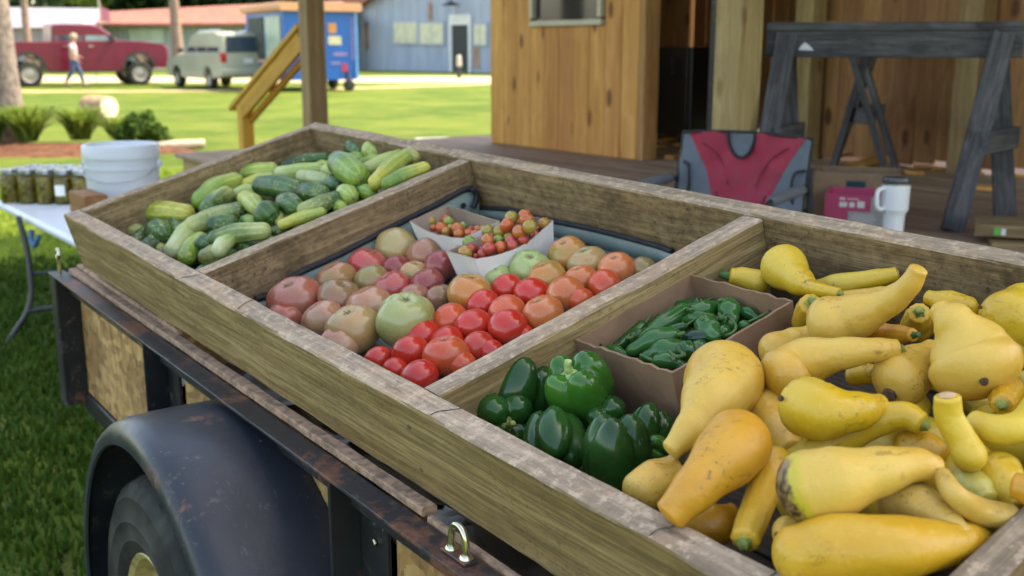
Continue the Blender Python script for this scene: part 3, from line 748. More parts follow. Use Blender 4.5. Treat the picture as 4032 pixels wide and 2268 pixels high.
open_tray('paper_tray', 'white paper tray heaped with cherry tomatoes, in front of the other tray', 'tray', tray_rim([(822, 670), (1195, 775), (2182, 280), (1880, 230)], TRZ), FLOOR_Z + .006, .86, (.0, .014, .0, .004), MAT['tray_out'], MAT['tray_in'], grp='trays of cherry tomatoes')

# ------------------------------------------------------------------ tomatoes
def tomato_shape(r, flat=.84, lobes=5, amp=.03, seed=0, n=28, m=16):
    rg = random.Random(seed); ph = rg.uniform(0, 6.28); tilt = rg.uniform(-.05, .05)
    V, F = [], []
    for i in range(m + 1):
        th = pi * i / m
        rad, z = sin(th), cos(th)
        rad = rad ** .92
        z = (abs(z) ** 1.06) * (1 if z > 0 else -1) * flat
        z -= .16 * exp(-(rad / .26) ** 2) if z > 0 else 0
        for k in range(n):
            a = 2 * pi * k / n
            w = 1 + amp * cos(lobes * a + ph) * (.5 + .5 * max(z, 0) * 2) + .025 * cos(2 * a + ph * 2) + .02 * cos(a + ph)
            V.append((rad * w * cos(a) * r, rad * w * sin(a) * r, (z + tilt * rad * cos(a)) * r))
    for i in range(m):
        for k in range(n):
            a, b = i * n + k, i * n + (k + 1) % n
            F.append((a, a + n, b + n, b))
    return V, F
TC = {'pink': ((0.390, 0.076, 0.049), (0.332, 0.134, 0.082)), 'rose': ((0.449, 0.049, 0.045), (0.390, 0.081, 0.057)), 'brown': ((0.332, 0.134, 0.078), (0.244, 0.134, 0.057)),
      'tan': ((0.410, 0.251, 0.139), (0.390, 0.152, 0.082)), 'olive': ((0.244, 0.179, 0.057), (0.351, 0.143, 0.073)), 'dark': ((0.244, 0.040, 0.037), (0.293, 0.063, 0.049)),
      'green': ((0.215, 0.242, 0.061), (0.312, 0.314, 0.114)), 'pale_green': ((0.234, 0.305, 0.082), (0.322, 0.376, 0.139)), 'green_orange': ((0.293, 0.233, 0.057), (0.488, 0.179, 0.041)),
      'orange': ((0.508, 0.125, 0.033), (0.547, 0.170, 0.057)), 'red': ((0.508, 0.025, 0.013), (0.488, 0.036, 0.018)), 'red_orange': ((0.547, 0.067, 0.020), (0.527, 0.099, 0.033)), 'tan_green': ((0.351, 0.269, 0.106), (0.410, 0.215, 0.082))}
TSC = 1.12
TOM = [  # crop x, y, radius, colour, flatness, top showing, label
 (240,728,150,'pink',.78,1,'large pink tomato at the far end by the front rail'), (493,615,121,'olive',.82,1,'greenish pink tomato beside the black piping'), (677,522,112,'rose',.82,1,'rosy tomato with scarred crown near the liner edge'),
 (850,418,118,'tan_green',.82,0,'tan green tomato below the back tray'), (1027,460,106,'brown',.86,0,'brownish pink tomato touching both paper trays'), (852,540,82,'dark',.85,0,'small dusky pink tomato between four heirlooms'),
 (705,615,100,'olive',.84,0,'olive tomato with pink flush behind the bright pink one'), (963,578,84,'tan_green',.86,1,'small khaki tomato in the heirloom rows'), (1110,530,88,'dark',1.0,0,'dark red tomato pressed against the front tray'),
 (826,655,107,'rose',.78,1,'bright pink tomato in the middle of the heirlooms'), (1034,632,97,'dark',.86,1,'dusky red tomato left of the tray corner'), (515,722,124,'brown',.82,1,'brown pink tomato two along from the far end'),
 (690,765,128,'tan',.82,1,'pinkish tan tomato behind the largest green tomato'), (962,712,88,'brown',.82,0,'mauve tomato half hidden behind the largest green tomato'), (1112,712,76,'brown',.92,1,'small brown tomato beside the tray base'),
 (407,845,118,'tan',.80,1,'pale tan tomato with a dark stem scar'), (597,905,152,'tan_green',.84,1,'large tan and green tomato near the front rail'), (190,828,98,'pink',.82,1,'pink tomato tucked under the large pink one at the rail'),
 (520,985,126,'tan',.80,1,'tan tomato half hidden behind the front rail'), (903,852,164,'green',.92,1,'largest green tomato with a star shaped stem scar'), (1288,692,126,'green_orange',.86,1,'green tomato turning orange beside the tray corner'),
 (1445,605,95,'pale_green',.88,1,'small speckled pale green tomato under the tray side'), (1648,545,113,'pale_green',.88,1,'round green tomato beside the tray side'), (1745,602,110,'green_orange',.86,1,'orange green tomato in front of the round green one'),
 (1872,468,114,'green_orange',.90,1,'mottled orange tomato at the tray end near the back rail'), (1992,513,110,'tan_green',.84,1,'tan green tomato nearest the back rail'), (1950,612,96,'orange',.84,1,'orange tomato in the second row from the divider'),
 (2163,548,107,'orange',.84,1,'orange tomato at the back against the divider'), (2092,645,94,'red_orange',.86,0,'light red tomato beside the divider, second from the back'), (1862,695,110,'orange',.86,0,'orange tomato between red ones and the divider'),
 (1660,692,102,'red',.80,0,'pinkish red tomato under the orange green one'), (1512,662,90,'red',.90,0,'red tomato beside the speckled green one'), (1366,757,96,'red',.86,0,'red tomato below the green one turning orange'),
 (1513,803,107,'red_orange',.84,0,'light red tomato in the middle of the red rows'), (1727,812,116,'orange',.84,1,'orange tomato with a stem scar by the divider'), (1942,735,80,'red_orange',.86,0,'small orange red tomato half behind the divider'),
 (1167,852,107,'red_orange',.84,0,'orange red tomato touching the largest green one'), (1312,885,106,'red',.86,0,'glossy red tomato in the centre of the red rows'), (1515,893,112,'red',.84,0,'deep red tomato beside the divider, midway along'),
 (1605,935,62,'red',.9,0,'red tomato sliver showing above the divider'), (996,940,109,'red',.84,0,'red tomato in front of the largest green one'), (1152,990,99,'red',.86,0,'red tomato in the second row from the corner'),
 (1338,1008,95,'red',.86,0,'crimson tomato beside the divider near the corner'), (938,1045,109,'red',.86,0,'shiny red tomato over the bare liner patch'), (1150,1062,130,'red_orange',.82,1,'large orange red tomato near the front corner'),
 (1412,1035,72,'red',.9,0,'red tomato half hidden by the divider near the corner'), (1242,1115,84,'red_orange',.86,0,'orange tomato low against the divider near the corner'), (747,1083,82,'red',.86,0,'small red tomato next to the tan one at the rail'),
 (847,1145,76,'red',.88,0,'red tomato peeking over the front rail'), (987,1190,112,'red',.80,0,'red tomato in the front corner of the compartment'), (2325,545,72,'olive',.9,0,'olive tomato peeking over the divider at the back')]
for i, (x, y, rp_, colr, flat, top, lab) in enumerate(TOM):
    px, py = 1000 + x / 1.5153, 700 + y / 1.5153; z = FLOOR_Z + .04
    for _ in range(4):
        p, t = on_box(px, py, z); r = TSC * rp_ / 1.5153 * t / FPX; z = FLOOR_Z + .005 + r * flat * .98
    rg = random.Random(i * 7 + 1)
    rot = Matrix.Rotation(rg.uniform(.1, .55) if top else pi - rg.uniform(.1, .5), 4, Vector((rg.uniform(-1, 1), rg.uniform(-1, 1), 0)).normalized())
    m = Matrix.Translation(p) @ BOXROT @ rot
    sh = tomato_shape(r, flat, rg.choice((4, 5, 6)), .05 if colr not in ('red', 'red_orange', 'orange') else .012, i)
    a_, b_ = TC[colr]
    o = tag(link('tomato', mesh('tomato', sh, smooth=True), skin('tomato', a_, b_), None, m), lab, 'tomato', 'tomatoes in the middle compartment')
    if top:
        pts = []
        n = 5 + i % 2
        zt = r * (flat - .15)
        sh2 = [lathe([(r * .085, -.002), (r * .08, .0015), (.0005, .002)], 10)]
        for k in range(n):
            a = 2 * pi * k / n + i
            L = r * (.30 if colr == 'green' else rg.uniform(.12, .22))
            sh2.append(sweep([(0, 0, .001), (L * .5 * cos(a), L * .5 * sin(a), r * .02), (L * cos(a), L * sin(a), r * .07)], [r * .045, r * .012], n=5, m=6, cap=(.1, .1), capn=1)[0])
        link('calyx_scar', mesh('calyx_scar', *sh2, smooth=True), MAT['calyx'], o, m @ T(0, 0, zt - .0005))
# cherry tomatoes
CC = {'o': ((0.459, 0.152, 0.029), (0.429, 0.090, 0.024)), 'l': ((0.273, 0.224, 0.037), (0.390, 0.179, 0.033)), 'g': ((0.156, 0.233, 0.033), (0.254, 0.269, 0.049)), 'r': ((0.449, 0.045, 0.029), (0.410, 0.063, 0.037)), 'e': ((0.488, 0.090, 0.024), (0.468, 0.125, 0.029))}
CN = {'o': 'orange', 'l': 'olive', 'g': 'green', 'r': 'red', 'e': 'orange red'}
CH1 = [(635,300,72,'l',1.25,.0),(835,285,78,'e',1.1,-.006),(858,312,72,'g',1.2,.004),(665,378,48,'o',1,.0),(768,378,72,'e',1.2,.004),(880,372,45,'l',1,.002),(972,388,82,'o',1,.006),(1042,352,56,'g',1,.0),(826,432,62,'l',1.35,.0),(987,458,72,'o',1.1,.002),(1112,440,58,'e',1,.002),(1142,396,45,'r',1,-.004),(1226,392,50,'o',1,-.002),(720,330,45,'o',1,-.012),(930,330,45,'e',1,-.014),(1060,420,40,'r',1,-.008)]
CH2 = [(1205,472,78,'o',1,.006),(1300,392,52,'l',1,.004),(1357,418,90,'l',1,.012),(1502,422,82,'l',1,.016),(1597,347,96,'e',1,.026),(1655,247,90,'l',1,.034),(1820,215,80,'e',1,.036),(1845,272,90,'o',1,.040),(1885,362,92,'l',1,.034),(1755,427,95,'o',1,.024),(2067,322,82,'l',1,.016),(1117,557,87,'g',1,.012),(1352,532,88,'o',1,.020),(1487,532,70,'g',1,.010),(1252,562,62,'r',1,.002),(978,650,56,'l',1,.0),(1067,692,97,'l',1,.012),(1152,652,76,'r',1,.004),(1367,642,87,'r',1,.014),(1282,660,52,'r',1,-.002),(1512,622,82,'e',1,.008),(1612,502,66,'l',1,.006),(1642,547,76,'r',1,.010),(1667,602,76,'r',1,.008),(1807,532,76,'r',1,.010),(947,705,42,'r',1,-.004),(1292,712,72,'r',1,.004),(1202,747,48,'r',1,-.002),(1507,672,56,'r',1,.0),(1952,472,70,'r',1,.004),(1985,400,50,'r',1,.002),(1700,350,60,'r',1,.0),(1560,560,50,'r',1,-.008),(1430,590,55,'e',1,-.006),(1740,300,55,'e',1,.008)]
CEXTRA = {(1,0):'long olive cherry tomato standing at the far end of the back tray', (2,6):'topmost orange red cherry tomato at the back of the heap', (2,11):'bright green cherry tomato by the left edge of the front tray', (2,18):'lumpy crimson cherry tomato near the front edge of the heap', (2,10):'olive cherry tomato alone at the right end of the front tray', (2,16):'yellow olive cherry tomato nearest the front tray corner', (1,2):'long green and red cherry tomato in the back tray', (1,8):'oval olive cherry tomato lying at the front of the back tray', (2,4):'large orange red cherry tomato where the heap begins to rise', (2,13):'pale green cherry tomato in the middle of the front heap', (1,6):'round orange cherry tomato in the middle of the back tray', (1,7):'small green cherry tomato behind the orange one in the back tray'}
for tr, lst in ((1, CH1), (2, CH2)):
    for i, (x, y, rp_, c, el, dz) in enumerate(lst):
        p, t = on_box(*cropC(x, y), TRZ - .020 + dz); r = rp_ / 3.22 * t / FPX
        rg = random.Random(i + tr * 100); a_, b_ = CC[c]
        m = Matrix.Translation(p) @ BOXROT @ RZ(rg.uniform(0, 6)) @ RX(rg.uniform(-1, 1))
        q_ = BMI @ p; R4 = [BMI @ w_ for w_ in tray_rim([(365, 290), (1045, 512), (1505, 292), (840, 85)] if tr == 1 else [(822, 670), (1195, 775), (2182, 280), (1880, 230)], TRZ)]
        e1, e2 = (R4[1] - R4[0], R4[3] - R4[0]) if tr == 1 else (R4[2] - R4[1], R4[0] - R4[1]); o_ = R4[0] if tr == 1 else R4[1]
        s_, w_ = (q_ - o_).dot(e1) / e1.length_squared, (q_ - o_).dot(e2) / e2.length_squared
        pa_ = ('at the far end', 'in the far half', 'in the middle', 'in the near half', 'at the near end') if tr == 1 else ('at the near corner', 'in the near third', 'in the middle', 'in the rear third', 'at the rear end')
        pb_ = 'front side' if w_ < .36 else 'centre' if w_ < .64 else 'back side'
        sz_ = 'small ' if rp_ < 56 else 'large ' if rp_ > 84 else ''
        lab = CEXTRA.get((tr, i), '%s%s cherry tomato, %s, %s of the %s tray' % (sz_, CN[c], pb_, pa_[max(0, min(4, int(s_ * 5)))], 'back' if tr == 1 else 'front'))
        o = tag(link('cherry_tomato', mesh('cherry_tomato', xf(tomato_shape(r, .96, 3, .01, i, 18, 12), Matrix.Diagonal((1, 1, el, 1))), smooth=True), skin('tomato', a_, b_), None, m), lab, 'cherry tomato', '%s cherry tomatoes in the %s tray' % (CN[c], 'back' if tr == 1 else 'front'))
rg = random.Random(77)
for tr, quad in ((1, [(480, 330), (960, 440), (1340, 330), (860, 190)]), (2, [(940, 650), (1180, 700), (2010, 330), (1830, 290)])):
    Q = [on_box(*cropC(*p), TRZ - .045)[0] for p in quad]
    for k in range(22 if tr == 1 else 30):
        s, w = rg.random(), rg.random(); p = Q[0].lerp(Q[1], s).lerp(Q[3].lerp(Q[2], s), w)
        c = rg.choice('oller' if tr == 1 else 'rrreo'); a_, b_ = CC[c]
        tag(link('cherry_tomato', mesh('cherry_tomato', tomato_shape(rg.uniform(.0095, .0125), .96, 3, .01, k, 12, 8), smooth=True), skin('tomato', a_, b_), None, Matrix.Translation(p + BZ * rg.uniform(-.01, .006))), 'cherry tomato buried low in the %s tray' % ('back' if tr == 1 else 'front'), 'cherry tomato', 'cherry tomatoes buried low in the %s tray' % ('back' if tr == 1 else 'front'))
# ------------------------------------------------------------------ cardboard carton of jalapenos
def cropP(x, y): return 1700 + x / 1.449, 1000 + y / 1.449
MAT['kraft'] = plain('brown_cardboard', (.22, .125, .07), .85, var=.2, scale=14, bmp=.25)
CZ = -.028
rim = [on_box(*cropP(*p), CZ)[0] for p in [(815, 490), (1372, 682), (2062, 268), (1475, 112)]]
carton = open_tray('cardboard_carton', 'torn brown cardboard carton of jalapeno peppers against the divider', 'carton', rim, FLOOR_Z + .004, .97, (.0, .0, .0, .0), MAT['kraft'], MAT['kraft'], th=.004, wob=.0035)
# ------------------------------------------------------------------ bell peppers
def bell_shape(r, h=1.0, lobes=4, depth_=.3, seed=0, n=56, m=26):
    rg = random.Random(seed); ph = rg.uniform(0, 6.28); la = [rg.uniform(.86, 1.14) for _ in range(lobes)]; lz = [rg.uniform(-.10, .12) for _ in range(lobes)]
    V, F = [], []
    for i in range(m + 1):
        s = i / m; th = pi * s
        rad = sin(th) ** .7; z0 = cos(th)
        z = (abs(z0) ** .9) * (1 if z0 > 0 else -1) * h
        taper = 1.04 - .20 * s ** 1.5
        for k in range(n):
            a = 2 * pi * k / n
            x = (a + ph) / (2 * pi) * lobes; q = abs(cos(pi * x)); li = int(x + .5) % lobes
            L = q ** .75; sm = q ** .5
            d = depth_ * (.62 + .38 * abs(z0) ** 1.2)
            w = (1 - d * (1 - L)) * (1 + (la[li] - 1) * sm) + .03 * mnoise.noise(Vector((cos(a) * 2, sin(a) * 2, s * 4 + seed)))
            zz = z
            if z > 0: zz = z * (.82 + .22 * L) - .38 * h * exp(-(rad / .40) ** 2)
            else: zz = z * (.72 + .30 * L) + lz[li] * sm * min(1, -z0 * 1.5) * h + .34 * h * exp(-(rad / .34) ** 2)
            V.append((rad * w * taper * cos(a) * r, rad * w * taper * sin(a) * r, zz * r))
    for i in range(m):
        for k in range(n):
            a, b = i * n + k, i * n + (k + 1) % n
            F.append((a, a + n, b + n, b))
    return V, F
GD = ((.009, .048, .009), (.015, .074, .012)); GB = ((.018, .092, .010), (.032, .14, .016)); GY = ((.10, .22, .025), (.20, .30, .05))
BELL = [  # crop x, y, r, box z, tilt axis (x, y), angle, height, colour, label
 (505,775,168,-.062,(1,-.25),2.5,.95,GD,'bell pepper showing four lobes, in the corner by divider and carton'),
 (845,790,176,-.056,(1,.15),.30,1.05,GB,'brightest green bell pepper with its stem end up, topmost of the heap'),
 (395,945,142,-.078,(.2,1),1.4,.95,GD,'bell pepper lying against the front rail, nearest the divider'),
 (690,1062,158,-.070,(.7,.7),2.0,1.0,GD,'bell pepper on its side at the front rail beside the largest'),
 (1040,1142,172,-.060,(1,.1),2.85,1.1,GD,'largest dark bell pepper standing at the front rail by the squash'),
 (985,955,120,-.085,(.5,1),1.2,.95,GD,'bell pepper half buried under the brightest one'),
 (1245,995,118,-.082,(1,.4),2.4,.9,GD,'glossy dark bell pepper below the carton wall'),
 (1262,1118,82,-.092,(1,-.2),.7,.9,GB,'small bright green bell pepper beside the orange squash neck'),
 (830,1150,80,-.100,(.4,1),1.1,.9,GY,'yellowish green bell pepper at the bottom of the heap'),
 (870,1010,80,-.105,(.7,.1),1.6,.9,GD,'dark bell pepper at the bottom between the upper ones')]
for i, (x, y, rp_, z, ax, an, h, (a_, b_), lab) in enumerate(BELL):
    p, t = on_box(*cropP(x, y), z); r = 1.3 * rp_ / 1.449 * t / FPX
    m = Matrix.Translation(p) @ BOXROT @ Matrix.Rotation(an, 4, Vector((ax[0], ax[1], 0)).normalized()) @ RZ(i * 1.3)
    o = tag(link('bell_pepper', mesh('bell_pepper', bell_shape(r, h, 4 if i % 4 else 3, .42, i + 3), smooth=True), skin('pepper', a_, b_), None, m), lab, 'bell pepper', 'green bell peppers')
    st = [lathe([(r * .30, r * (h * .60)), (r * .26, r * (h * .66)), (r * .12, r * (h * .72))], 10), sweep([(0, 0, r * h * .68), (r * .03, 0, r * h * .85), (r * .12, 0, r * h * 1.0)], [r * .11, r * .09], n=5, m=8, cap=(.1, .2), capn=2)[0]]
    link('stem', mesh('stem', *st, smooth=True), MAT['stem_pale'] if i in (1, 7) else MAT['stem'], o, m)
# ------------------------------------------------------------------ jalapenos
JD = ((.010, .055, .012), (.018, .085, .016)); JM = ((.016, .085, .016), (.028, .12, .022)); JK = ((.008, .028, .016), (.012, .04, .02))
JAL = [  # stem end, tip, r, box z, colour, stem points, label
 ((1200,412),(1050,535),36,-.060,JD,None,'slim jalapeno along the carton wall'), ((1440,322),(1222,468),43,-.046,JM,((1468,318),(1492,312)),'longest jalapeno lying across the heap'),
 ((1385,470),(1165,540),50,-.046,JM,((1415,460),(1440,448)),'plump jalapeno in the middle of the carton'), ((1525,278),(1400,288),31,-.056,JD,None,'small jalapeno near the back corner of the carton'),
 ((1490,335),(1632,300),41,-.050,JM,None,'jalapeno behind the longest one'), ((1600,372),(1435,382),30,-.048,JM,None,'jalapeno with pale corky streaks'),
 ((1558,395),(1605,462),56,-.042,JM,((1545,370),(1542,345)),'fat jalapeno pointing towards the viewer with its stem up'), ((1690,295),(1712,362),50,-.050,JM,((1685,275),(1660,262),(1635,268)),'jalapeno with a curled stem near the back wall'),
 ((1768,332),(1858,372),30,-.058,JD,None,'jalapeno leaning on the right carton wall'), ((1168,470),(1212,462),44,-.054,JM,((1140,478),(1105,482)),'stubby jalapeno beside the long one'),
 ((1015,548),(1105,578),31,-.064,JM,((1000,545),(965,510),(952,445)),'jalapeno with a long curved stem at the left carton corner'), ((1415,552),(1245,590),56,-.050,JM,None,'large jalapeno near the front of the carton'),
 ((1430,545),(1515,532),46,-.044,JD,((1440,575),(1395,585),(1355,555)),'dark jalapeno with a hooked stem'), ((1575,475),(1432,492),40,-.050,JK,None,'nearly black jalapeno in the middle of the carton'),
 ((1290,615),(1425,640),40,-.052,JM,None,'jalapeno against the front carton wall'), ((1135,588),(1225,608),31,-.068,JD,None,'jalapeno low in the front of the carton'),
 ((1655,385),(1690,400),44,-.052,JM,((1650,370),(1640,340)),'round shouldered jalapeno next to the curled stem'), ((1650,472),(1690,455),34,-.054,JM,((1715,450),(1735,405),(1690,350)),'jalapeno with a long looping stem'),
 ((1310,362),(1250,405),26,-.060,JD,None,'thin jalapeno behind the longest one'), ((1440,412),(1320,452),23,-.050,JD,None,'thin jalapeno between the two long ones'),
 ((1770,418),(1800,430),26,-.062,JM,((1895,345),(1925,320),(1930,295)),'jalapeno tip by the right carton wall'), ((1520,520),(1420,560),30,-.058,JD,None,'jalapeno under the hooked stem'), ((1180,600),(1240,580),30,-.066,JD,None,'jalapeno low beside the large front one')]
for i, (a, b, rp_, z, (c1, c2), st, lab) in enumerate(JAL):
    pa, t = on_box(*cropP(*a), z); pb, t2 = on_box(*cropP(*b), z - .004); r = 1.36 * rp_ / 1.449 * t / FPX
    mid = (pa + pb) / 2 + BZ * .004 * ((i % 3) - 1)
    sh, al = sweep([pa, mid, pb], [r * .86, r, r * .62], n=12, m=16, cap=(.5, 1.5), capn=5, f=lambda s, q: 1 + .03 * cos(3 * q + i))
    vs, fs, c = centre(sh)
    o = tag(link('jalapeno', mesh('jalapeno', (vs, fs), smooth=True, attr=al), skin('pepper', c1, c2), None, Matrix.Translation(c)), lab, 'jalapeno', 'jalapenos in the carton')
    d = (pa - pb).normalized()
    if st: pts = [pa + d * r * .4] + [on_box(*cropP(*q), z + .012)[0] for q in st]
    else: pts = [pa + d * r * .4, pa + d * r * 1.1 + BZ * .002, pa + d * (r + .012) + BZ * .006]
    link('stem', mesh('stem', tube(pts, [r * .22 if st else r * .26, r * .16], n=14, m=8), sweep([pa + d * r * .35, pa + d * r * .62], [r * .55, r * .3], n=3, m=10, cap=(.2, .2), capn=2)[0], smooth=True), MAT['stem_dark'], o, Matrix.Identity(4))
rg = random.Random(3)
q4 = [on_box(*cropP(*p), -.095)[0] for p in [(960, 520), (1370, 640), (1900, 330), (1480, 220)]]
for k in range(24):
    s, w = rg.uniform(.06, .94), rg.uniform(.08, .92); p = q4[0].lerp(q4[1], s).lerp(q4[3].lerp(q4[2], s), w); a = rg.uniform(0, 6.3); d = (BX * cos(a) + BY * sin(a)) * .028
    sh, al = sweep([p - d, p + BZ * .003, p + d], [.0095, .0115, .007], n=8, m=10, cap=(.5, 1.5), capn=3)
    vs, fs, c = centre(sh)
    tag(link('jalapeno', mesh('jalapeno', (vs, fs), smooth=True, attr=al), skin('pepper', *JD), None, Matrix.Translation(c + BZ * rg.uniform(0, .010))), 'dark green jalapeno in the bottom layer of the carton', 'jalapeno', 'jalapenos in the bottom of the carton')
# ------------------------------------------------------------------ yellow squash
def cA(x, y): return 2900 + x / 2.07, 900 + y / 2.07
def cB(x, y): return 2400 + x / 1.578, 1500 + y / 1.578
SQ = {'lemon': ((.55, .325, .013), (.59, .395, .038)), 'pale': ((.56, .295, .03), (.60, .375, .068)), 'gold': ((.53, .275, .016), (.56, .33, .03)), 'orange': ((.53, .215, .012), (.55, .265, .02)), 'cream': ((.56, .37, .10), (.54, .32, .055)), 'deep': ((.50, .31, .016), (.50, .36, .04)), 'greenish': ((.44, .36, .06), (.48, .41, .10))}
def squash(label, crop, pts, cols, stem=None, scar=None, cut=None, ribs=.0, bumps=.02, caps=(.8, .35), seed=0, extra=None, rot=False):
    """pts: (crop x, crop y, radius px, box z) from blossom end to stem end"""
    k = 2.07 if crop is cA else 1.578
    P, R = [], []
    for i_, (x, y, r, z) in enumerate(pts):
        p, t = on_box(*crop(x, y), z); P.append(p); R.append((1.15 - .18 * i_ / (len(pts) - 1)) * r / k * t / FPX)
    def f(s, a):
        return 1 + ribs * cos(10 * a) * s + bumps * mnoise.noise(Vector((cos(a) * 1.3, sin(a) * 1.3, s * 6 + seed * 3.7))) + bumps * .5 * mnoise.noise(Vector((cos(a) * 4, sin(a) * 4, s * 18 + seed)))
    sh, al = sweep(P, R, n=30, m=30, cap=caps, capn=7, f=f)
    vs, fs, c = centre(sh)
    o = tag(link('yellow_squash', mesh('yellow_squash', (vs, fs), smooth=True, attr=al), skin('squash_rot' if rot else 'squash', *SQ[cols]), None, Matrix.Translation(c)), label, 'squash', 'yellow squash in the near compartment')
    e = P[-1]; d = (P[-1] - P[-2]).normalized(); r = R[-1]
    if stem:
        L = stem if isinstance(stem, (int, float)) and stem is not True else 1.0
        up = BZ * .3
        sh = sweep([e + d * r * (caps[1] * .7), e + d * r * (caps[1] + .28 * L) + up * r * .15, e + d * r * (caps[1] + .62 * L) + up * r * .45], [r * .58, r * .42, r * .40], n=8, m=10, cap=(.1, .15), capn=2, f=lambda s, a: 1 + .16 * cos(5 * a))[0]
        link('stem', mesh('stem', sh, smooth=True), MAT['stem_dark'] if stem == 1.6 else MAT['stem'], o, Matrix.Identity(4))
    if scar:
        x, y, rr_ = scar; px, py = crop(x, y); dd = ray(px, py).normalized()
        # nearest surface point of this squash along the ray
        best = None
        for q in vs:
            w = q + c - EYEV; tt = w.dot(dd); off = (w - dd * tt).length
            if off < .008 and (best is None or tt < best): best = tt
        if best:
            s0 = EYEV + dd * best; ax = (s0 - c).normalized() if (s0 - c).length else -dd
            nrm = (-dd * .8 + ax * .4).normalized(); rr2 = .75 * rr_ / k * best / FPX
            q = nrm.to_track_quat('Z', 'Y').to_matrix().to_4x4()
            link('blossom_scar', mesh('blossom_scar', lathe([(rr2, -rr2 * .5), (rr2 * .9, rr2 * .05), (rr2 * .6, rr2 * .14), (rr2 * .25, rr2 * .05), (.0003, rr2 * .02)], 16, f=lambda a, i: 1 + .25 * mnoise.noise(Vector((cos(a) * 2, sin(a) * 2, seed)))), smooth=True), MAT['scar'], o, Matrix.Translation(s0) @ q)
    if cut:
        q = d.to_track_quat('Z', 'Y').to_matrix().to_4x4()
        link('cut_end', mesh('cut_end', lathe([(r * .66, 0), (r * .6, r * .05), (.001, r * .03)], 18), smooth=True), MAT['cut'], o, Matrix.Translation(e + d * r * caps[1] * .93) @ q)
    return o
squash('lemon yellow squash leaning in the back corner by the divider', cA, [(385,310,165,-.030),(500,420,115,-.030),(640,492,62,-.026),(825,528,50,-.022)], 'lemon', stem=1, seed=1)
squash('long yellow squash lying along the back rail', cA, [(660,478,55,-.050),(820,460,85,-.045),(1100,415,78,-.040),(1300,372,62,-.036)], 'deep', cut=1, seed=2)
squash('small yellow squash with green stem behind the carton', cA, [(190,440,90,-.060),(60,405,85,-.055),(-40,390,75,-.05)], 'lemon', stem=1.6, seed=3)
squash('large pale squash with its neck raised over the heap', cA, [(770,780,205,.000),(960,720,175,.010),(1220,610,118,.030),(1400,470,92,.055),(1482,335,80,.075)], 'pale', seed=4)
squash('short yellow squash facing outward beside the carton corner', cA, [(540,760,80,-.050),(575,680,95,-.030),(605,620,96,-.010)], 'gold', stem=1, ribs=.05, seed=5)
squash('pale squash behind the raised neck', cA, [(700,640,75,-.060),(850,600,80,-.055),(1150,545,70,-.045),(1250,520,55,-.04)], 'pale', seed=6)
squash('pale yellow squash half hidden near the back rail', cA, [(1880,660,95,-.030),(1740,615,105,-.022),(1560,560,62,-.020)], 'lemon', seed=7)
squash('ribbed golden squash with its stem pointing up', cA, [(1470,800,115,-.050),(1480,745,112,-.035),(1488,690,88,-.015)], 'gold', stem=.8, ribs=.06, seed=8)
squash('orange squash neck with a dark hooked stem', cA, [(1180,880,95,-.030),(1300,865,78,-.020),(1435,868,58,-.010)], 'orange', stem=1.6, ribs=.05, seed=9)
squash('largest pale squash with its round end facing out', cA, [(1945,1110,325,.015),(1880,960,285,.030),(1760,760,165,.055),(1650,660,95,.065)], 'pale', scar=(2020,1250,45), seed=10, caps=(.75, .6))
squash('yellow squash at the right edge by the back rail', cA, [(2260,760,245,-.020),(2360,640,200,-.015),(2500,520,110,-.01)], 'lemon', scar=(1985,640,22), seed=11)
squash('long scuffed squash lying across the middle', cA, [(400,1200,205,.002),(560,1090,185,.010),(850,1020,128,.022),(1120,990,100,.026),(1300,985,88,.022)], 'pale', stem=.7, seed=12, ribs=.02)
squash('pale squash tucked beside the carton front', cA, [(330,1010,150,-.045),(470,930,120,-.04),(600,860,80,-.035)], 'pale', seed=13)
squash('round pale squash with a rotted dark hole', cA, [(1330,1230,205,-.010),(1450,1140,190,-.008),(1600,1000,110,-.008)], 'pale', scar=(1238,1362,80), seed=14)
squash('yellow squash under the long scuffed neck', cA, [(960,1195,75,-.035),(1080,1180,78,-.03),(1180,1190,60,-.03)], 'deep', seed=15)
squash('plump yellow squash with a small blossom scar, in the middle of the heap', cB, [(1225,160,165,.030),(1340,190,165,.034),(1520,190,125,.032),(1680,150,75,.022)], 'lemon', scar=(1062,108,26), seed=16)
squash('big golden squash resting on the carton corner', cB, [(715,-15,215,.012),(650,110,190,.018),(520,290,112,.012),(385,430,72,.000)], 'pale', seed=17, ribs=.02)
squash('big orange squash leaning over the front rail', cB, [(800,380,185,.030),(720,470,190,.034),(560,640,145,.028),(380,830,112,.010)], 'orange', seed=18)
squash('pale squash squeezed between peppers and the orange squash', cB, [(200,690,120,-.040),(290,620,128,-.035),(420,540,95,-.03)], 'pale', seed=19)
squash('pale squash sunk behind the big orange one', cB, [(980,210,150,-.035),(1040,300,135,-.035),(1130,430,90,-.04)], 'pale', seed=20)
squash('yellow crookneck curving over the pale scarred squash', cB, [(1180,520,100,-.030),(1380,395,104,-.012),(1620,262,98,.006),(1820,215,88,.014),(1930,262,76,.010)], 'lemon', stem=.6, seed=21)
squash('pale scarred squash with a rotted end in the middle front', cB, [(1240,665,205,.040),(1400,630,205,.044),(1640,570,152,.044),(1880,520,108,.040),(2010,545,92,.030)], 'pale', rot=True, seed=22, caps=(.85, .6))
squash('long bumpy squash lying across the near end', cB, [(1160,1085,160,.006),(1400,1050,205,.010),(1750,1040,190,.010),(2100,1010,140,-.006),(2330,985,110,-.035),(2480,960,88,-.055)], 'gold', ribs=.015, bumps=.035, seed=23)
squash('yellow squash with ribbed neck and stem pointing at the front rail', cB, [(1030,520,110,-.010),(960,680,95,-.012),(890,860,98,-.010),(845,985,95,-.010)], 'gold', stem=.7, ribs=.045, seed=24)
